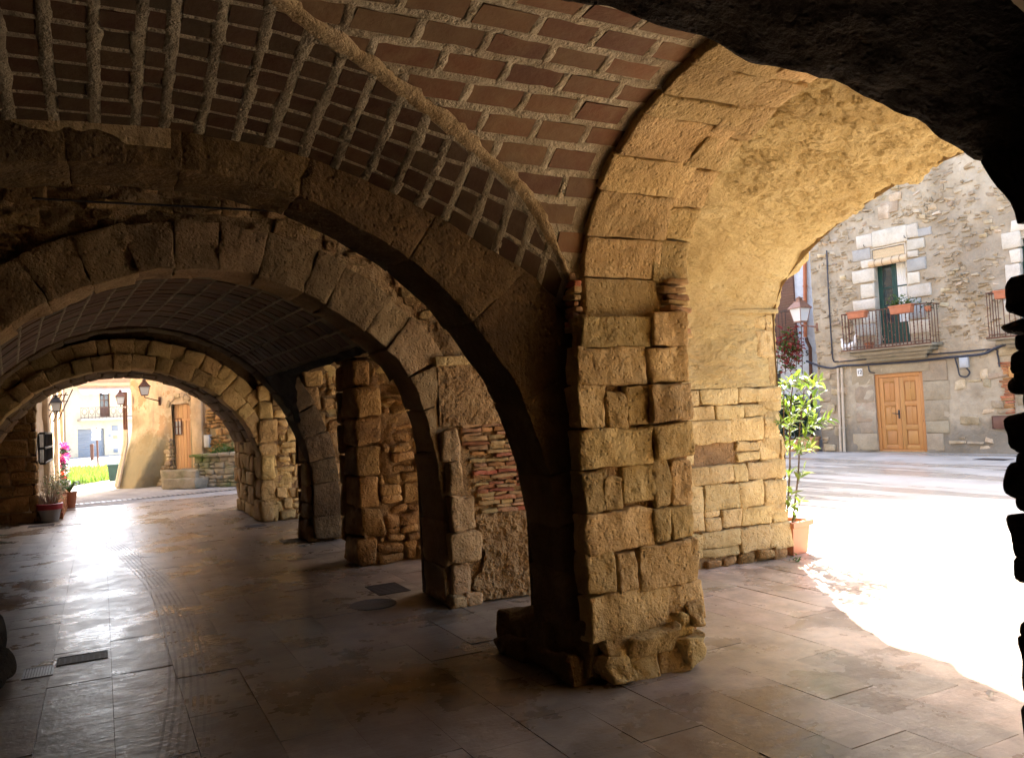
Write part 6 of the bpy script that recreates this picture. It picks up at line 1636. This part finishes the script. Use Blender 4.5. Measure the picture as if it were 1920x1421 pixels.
# flaking ochre house with a battered foot
OF = Fr(gr(222, 915), math.atan2(-0.653, -0.757))
def ochre_house():
    root = thing('ochre_house', 'flaking ochre house with a swelling buttressed foot and an old wooden door', 'house', tuple(OF.pt(2, -3, 0)))
    O = -0.45
    D = OF.rect(324, 757, 357, 888, O); D = (D[0], D[1], D[2], D[3]); uD = D[0]
    def dfn(P, q):
        z, u = q[:, 2], q[:, 0]
        fl = 0.62 * np.clip(1 - z / 1.9, 0, 1) ** 1.4
        k = np.clip((uD - 0.05 - 0.55 * np.clip(1 - z / 1.7, 0, 1) - u) / 0.15, 0, 1)
        return O + fl * k + 0.03 * fbm(P, 2, 4, 4) + 0.035 * np.clip(fbm(P, 1.1, 3, 14), 0, 1)
    obj('wall', holed_wall(OF, 0.12, 7.0, 0, 12.0, 0.09, [D], dfn), M['ochre'], root, 180)  # raised well above the visible part, to block sun from the arcade floor
    obj('body', OF.box(0.14, 7.0, -6, O - .35, 0, 12.0), M['ochre'], root, 0)
    obj('end_wall', OF.box(0.12, 0.16, -6, O + .02, 0, 12.0), M['ochre'], root, 0)
    reveal(OF, (D[0], D[1], D[2], D[3]), .3, M['ochre'], root, 'door_reveal', False) if False else None
    dl = obj('door_leaf', OF.box(D[0], D[1], O - .16, O - .10, D[2], D[3]), M['old_wood'], root, 0)
    um = (D[0] + D[1]) / 2; zt = D[2] + (D[3] - D[2]) * .77
    w = (um - D[0]) / 3
    for s in range(6): obj('plank', OF.box(D[0] + w * s + .006, D[0] + w * (s + 1) - .006, O - .10, O - .085 + rnd.uniform(0, .004), D[2], zt - .03), M['old_wood'], dl, 0)
    for s in range(4): 
        ww = (D[1] - D[0]) / 4; obj('plank', OF.box(D[0] + ww * s + .006, D[0] + ww * (s + 1) - .006, O - .10, O - .08, zt + .03, D[3] - .02), M['brown_wood' if False else 'old_wood'], dl, 0)
    obj('rail', OF.box(D[0], D[1], O - .085, O - .06, zt - .03, zt + .03), M['old_wood'], dl, 0)
    r = OF.rect(325, 785, 337, 815, O)
    obj('door_grille', cat_vf([OF.box(r[0], r[1], O - .085, O - .07, r[2], r[3])]), M['shutter_grey'], dl, 0)
    obj('grille_frame', cat_vf([OF.box(r[0] + (r[1] - r[0]) * t - .012, r[0] + (r[1] - r[0]) * t + .012, O - .07, O - .05, r[2], r[3]) for t in (0, .5, 1)] + [OF.box(r[0], r[1], O - .07, O - .049, r[2] + (r[3] - r[2]) * t - .012, r[2] + (r[3] - r[2]) * t + .012) for t in (0, .5, 1)]), M['rust'], dl, 0)
    # arched head over the door
    pr = Profile([(D[1] + .06, D[3] - .1)] + [(um + (D[1] - um + .06) * math.cos(t), D[3] - .1 + .28 * math.sin(t)) for t in np.linspace(0.1, math.pi - .1, 12)] + [(D[0] - .06, D[3] - .1)], False)
    fA = lambda q: OF.fn(np.stack([pr.at(q[:, 0], q[:, 2])[0], q[:, 1], pr.at(q[:, 0], q[:, 2])[1]], 1))
    us = cuts(0, pr.len, .17)
    for a, b in zip(us[:-1], us[1:]): obj('arch_stone', block((a + .005, O - .2, 0), (b - .005, O + .06, .12), fA, (3, 3, 3), .015, .01, 6), M['house_stone'], root)
    # jamb rubble between buttress and door
    for (a, b, z0, z1) in rubble(uD - .55, uD - .02, 0.0, 1.5, .07, .16, .12, .28, .2, .015):
        if a < uD - .05 - .5 * max(0, 1 - z0 / 1.6): continue
        obj('stone', OF.box(a, b, O - .1, O + .07 + rnd.uniform(0, .03), z0, z1, .025, .02, 6, (4, 3, 4), .015), M['house_stone'], root)
    r = OF.rect(364, 752, 383, 856, O); obj('pilaster', OF.box(r[0], r[1], O - .05, O + .10, r[2] - .3, r[3] + .4, .02), M['leftwall'], root); obj('pilaster_cap', OF.box(r[0] - .06, r[1] + .16, O - .05, O + .2, r[3] + .35, r[3] + .75, .02), M['upper'], root)
    for (a, b, z0, z1) in rubble(r[1] + .1, 5.5, .9, 3.6, .08, .2, .12, .34, .25, .02):
        if rnd.random() < .25: continue
        obj('stone', OF.box(a, b, O - .1, O + .05 + rnd.uniform(0, .05), z0, z1, .03, .02, 6, (3, 3, 3), .02), M['rubble'], root)
    for (x0, y0, x1, y1) in ((388, 815, 398, 838),): q = OF.rect(x0, y0, x1, y1, O); obj('meter_door', OF.box(q[0], q[1], O, O + .12, q[2], q[3], .01), M['zinc'], root)
    # two curving cream pipes at the corner
    for k, lab in ((0, 'left of the two pipes curving down the flaking corner'), (1, 'right of the two pipes curving down the flaking corner')):
        P = []
        for (x, y) in ((232, 735), (233, 790), (234, 826), (230, 850), (223, 885), (217, 913)):
            o = O + .12 + .62 * max(0, 1 - max(OF.hit(x, y)[1], 0) / 1.9) ** 1.4; u, z = OF.hit(x + 4 * k, y, o); P.append(OF.pt(u, o, max(z, 0)))
        P = Profile3(P, 5); t = thing('downpipe', lab, 'pipe', tuple(P[-1]), 'pipes on the flaking ochre corner')
        obj('upper_pipe', tube(P[:8], .035, 7), M['rust'], t); obj('lower_pipe', tube(P[7:], .045, 7), M['pipe'], t)
    u, z = OF.hit(271, 741, .55); u2, z2 = OF.hit(299, 752, O + .05)
    lantern('white-glass lantern on a long iron arm from the flaking ochre house', OF.pt(u, .55, z), .27, .44, OF.pt(u2, O + .05, z2), M['rust'])
    u, z = OF.hit(226, 758, .75); u2, z2 = OF.hit(234, 764, O + .1)
    lantern('brown-hooded lantern at the left corner of the flaking ochre house', OF.pt(u, .75, z), .22, .40, OF.pt(u2, O + .05, z2), M['copper'])
    # steps
    st = thing('stone_steps', 'mossy stone steps below the old wooden door', 'steps', tuple(OF.pt(uD + .4, .2, 0)))
    for (x0, x1, y0, y1, o) in ((303, 366, 898, 916, .55), (300, 366, 882, 899, .25)):
        a = OF.rect(x0, y0, x1, y1, o); z1 = OF.hit((x0 + x1) / 2, y0, o)[1]
        obj('step', OF.box(a[0], a[1], O - .1, o, 0, max(z1, .1), .012, .022, 5, (12, 5, 5), .015), M['moss'], st)
    r = OF.rect(322, 886, 362, 898, O + .1)
    obj('sill', OF.box(D[0] - .1, D[1] + .1, O - .15, O + .15, max(D[2] - .25, .1), D[2], .02, .01, 4, (6, 3, 3)), M['ochre'], st)
    # mossy garden wall
    a = OF.rect(363, 852, 470, 915, .1)
    zt = OF.hit(400, 852, .1)[1]
    g = thing('garden_wall', 'low mossy rubble garden wall right of the stone steps', 'wall', tuple(OF.pt(a[0] + 1.5, 0, 0)))
    obj('core', OF.box(a[0], 6.5, -.3, .05, 0, zt - .04), M['moss'], g, 0)
    for (u0, u1, z0, z1) in rubble(a[0], 6.0, 0, zt - .05, .08, .19, .14, .36, .25, .012):
        obj('stone', OF.box(u0, u1, -.05, .10 + rnd.uniform(-.02, .03), z0, z1, .03, .02, 5, (4, 3, 4), .015), M['moss'], g)
    x = a[0] - .1
    while x < 6.0:
        w = rnd.uniform(.3, .6); obj('coping_stone', OF.box(x, x + w - .015, -.32, .16, zt - .05, zt + rnd.uniform(.02, .06), .025, .015, 4, (5, 4, 3), .01), M['moss'], g); x += w
    obj('weeds', leaf_cloud([OF.pt(rnd.uniform(a[0] + .5, 5.5), rnd.uniform(-.3, 0), zt + abs(rnd.gauss(.05, .1))) for _ in range(700)], .10, .04, seed=77), M['leaf_mid'], g, 180, kind='stuff')
ochre_house()

# ================================================================== small things on the arcade floor
def grating(label, cx, cy, w, l, bars, mat, ang=0.0, along=True):
    t = thing('drain_grate', label, 'drain grate', (cx, cy, 0))
    c = (cx, cy, 0)
    R = lambda vf: rotz(vf, c, ang)
    obj('frame', R(cat_vf([box(cx - w / 2, cx + w / 2, cy - l / 2, cy - l / 2 + .012, -.008, .006), box(cx - w / 2, cx + w / 2, cy + l / 2 - .012, cy + l / 2, -.008, .006), box(cx - w / 2, cx - w / 2 + .012, cy - l / 2 + .012, cy + l / 2 - .012, -.008, .006), box(cx + w / 2 - .012, cx + w / 2, cy - l / 2 + .012, cy + l / 2 - .012, -.008, .006)])), mat, t, 0)
    obj('pit', R(box(cx - w / 2 + .012, cx + w / 2 - .012, cy - l / 2 + .012, cy + l / 2 - .012, -.01, .0025)), M['black'], t, 0)
    for k in range(bars):
        s = (k + .5) / bars
        if along: x = cx - w / 2 + .015 + (w - .03) * s; v = box(x - .3 * w / bars, x + .3 * w / bars, cy - l / 2 + .013, cy + l / 2 - .013, -.004, .005)
        else: y = cy - l / 2 + .015 + (l - .03) * s; v = box(cx - w / 2 + .013, cx + w / 2 - .013, y - .3 * l / bars, y + .3 * l / bars, -.004, .005)
        obj('bar', R(v), mat, t, 0)
grating('small bright steel drain grate beside the dark pier foot', -0.42, 6.37, .18, .26, 9, M['steel'])
grating('dark slotted drain grate across the left paving', -0.16, 6.56, .32, .22, 8, M['iron'])
grating('dark drain grate at the foot of the brick-patched wall', 2.34, 7.29, .30, .45, 7, M['iron'], 0, False)
grating('small drain grate beside the fourth buttress', 2.28, 11.1, .34, .3, 7, M['iron'], 0, False)
grating('small drain grate before the far golden buttress', 2.12, 13.15, .3, .3, 7, M['iron'], 0, False)
grating('dark drain grate at the foot of the dim wall end', -0.98, 16.4, .4, .3, 7, M['iron'], 0, False)
tag(obj('manhole_cover', lathe([(.20, -.004), (.20, .006), (.185, .007), (.18, .004)], (2.04, 6.77, 0), 28), M['iron']), 'round dark manhole cover in the paving before the brick-patched wall', 'manhole cover')
def channel():
    a, b = gr(140, 946), gr(446, 917)
    t = thing('channel_drain', 'long slotted channel drain crossing the bright street end', 'channel drain', tuple((a + b) / 2))
    d = (b - a) / np.linalg.norm(b - a); n = np.array([-d[1], d[0], 0]); L = np.linalg.norm(b - a)
    f = lambda q: a + q[:, :1] * d + q[:, 1:2] * n + q[:, 2:3] * np.array([0, 0, 1.0])
    v, fc = box(0, L, -.13, .13, -.01, .003); obj('channel', (f(v), fc), M['black'], t, 0)
    k = 0.0
    while k < L: v, fc = box(k, k + .055, -.13, .13, -.004, .009); obj('bar', (f(v), fc), M['steel'], t, 0) if k % 0.001 >= 0 else None; k += .11
channel()
def aspidistra():
    c = np.array([-1.55, 8.6, 0.0])
    t = thing('leafy_plant', 'dark plant with broad drooping leaves poking in at the left edge', 'plant', tuple(c))
    obj('pot', lathe([(.14, 0), (.2, .34), (.21, .38), (.19, .36)], c, 18), M['terracotta'], t, 60)
    tips = [on_y(31, 1018, 8.6), on_y(24, 1003, 8.7), on_y(14, 1016, 8.4), on_y(-20, 990, 8.5), on_y(-60, 960, 8.9), on_y(-30, 1030, 8.2), c + np.array([-.3, .2, .8]), c + np.array([-.1, -.3, .9]), c + np.array([.1, .4, .8])]
    for T in tips:
        b = c + np.array([0, 0, .36]); m = (b + T) / 2 + np.array([0, 0, .22]); s = np.linspace(0, 1, 9)
        P = np.array([(1 - q) ** 2 * b + 2 * q * (1 - q) * m + q * q * T for q in s]); d = T - b; sd = np.array([-d[1], d[0], 0]); sd /= np.linalg.norm(sd) + 1e-6
        w = .07 * np.array([.12, .15, .3, .65, .95, 1, .85, .5, .03]); V = []
        for p, ww in zip(P, w): V += [p - sd * ww + np.array([0, 0, ww * .25]), p, p + sd * ww + np.array([0, 0, ww * .25])]
        f = []
        for i in range(8): f += [(3 * i, 3 * i + 1, 3 * i + 4, 3 * i + 3), (3 * i + 1, 3 * i + 2, 3 * i + 5, 3 * i + 4)]
        obj('leaf', (np.array(V), f), M['leaf_dark'], t, 180)
aspidistra()
g = gr(1854, 1311)
tag(inst('fallen_leaf', leaf_mesh('dry', .07, .04, M['straw'], .3, -.1), leaf_matrix(g + np.array([0, 0, .012]), (1, .4, .1), .2), None), 'single dry leaf at the edge of the sunlit paving', 'leaf')
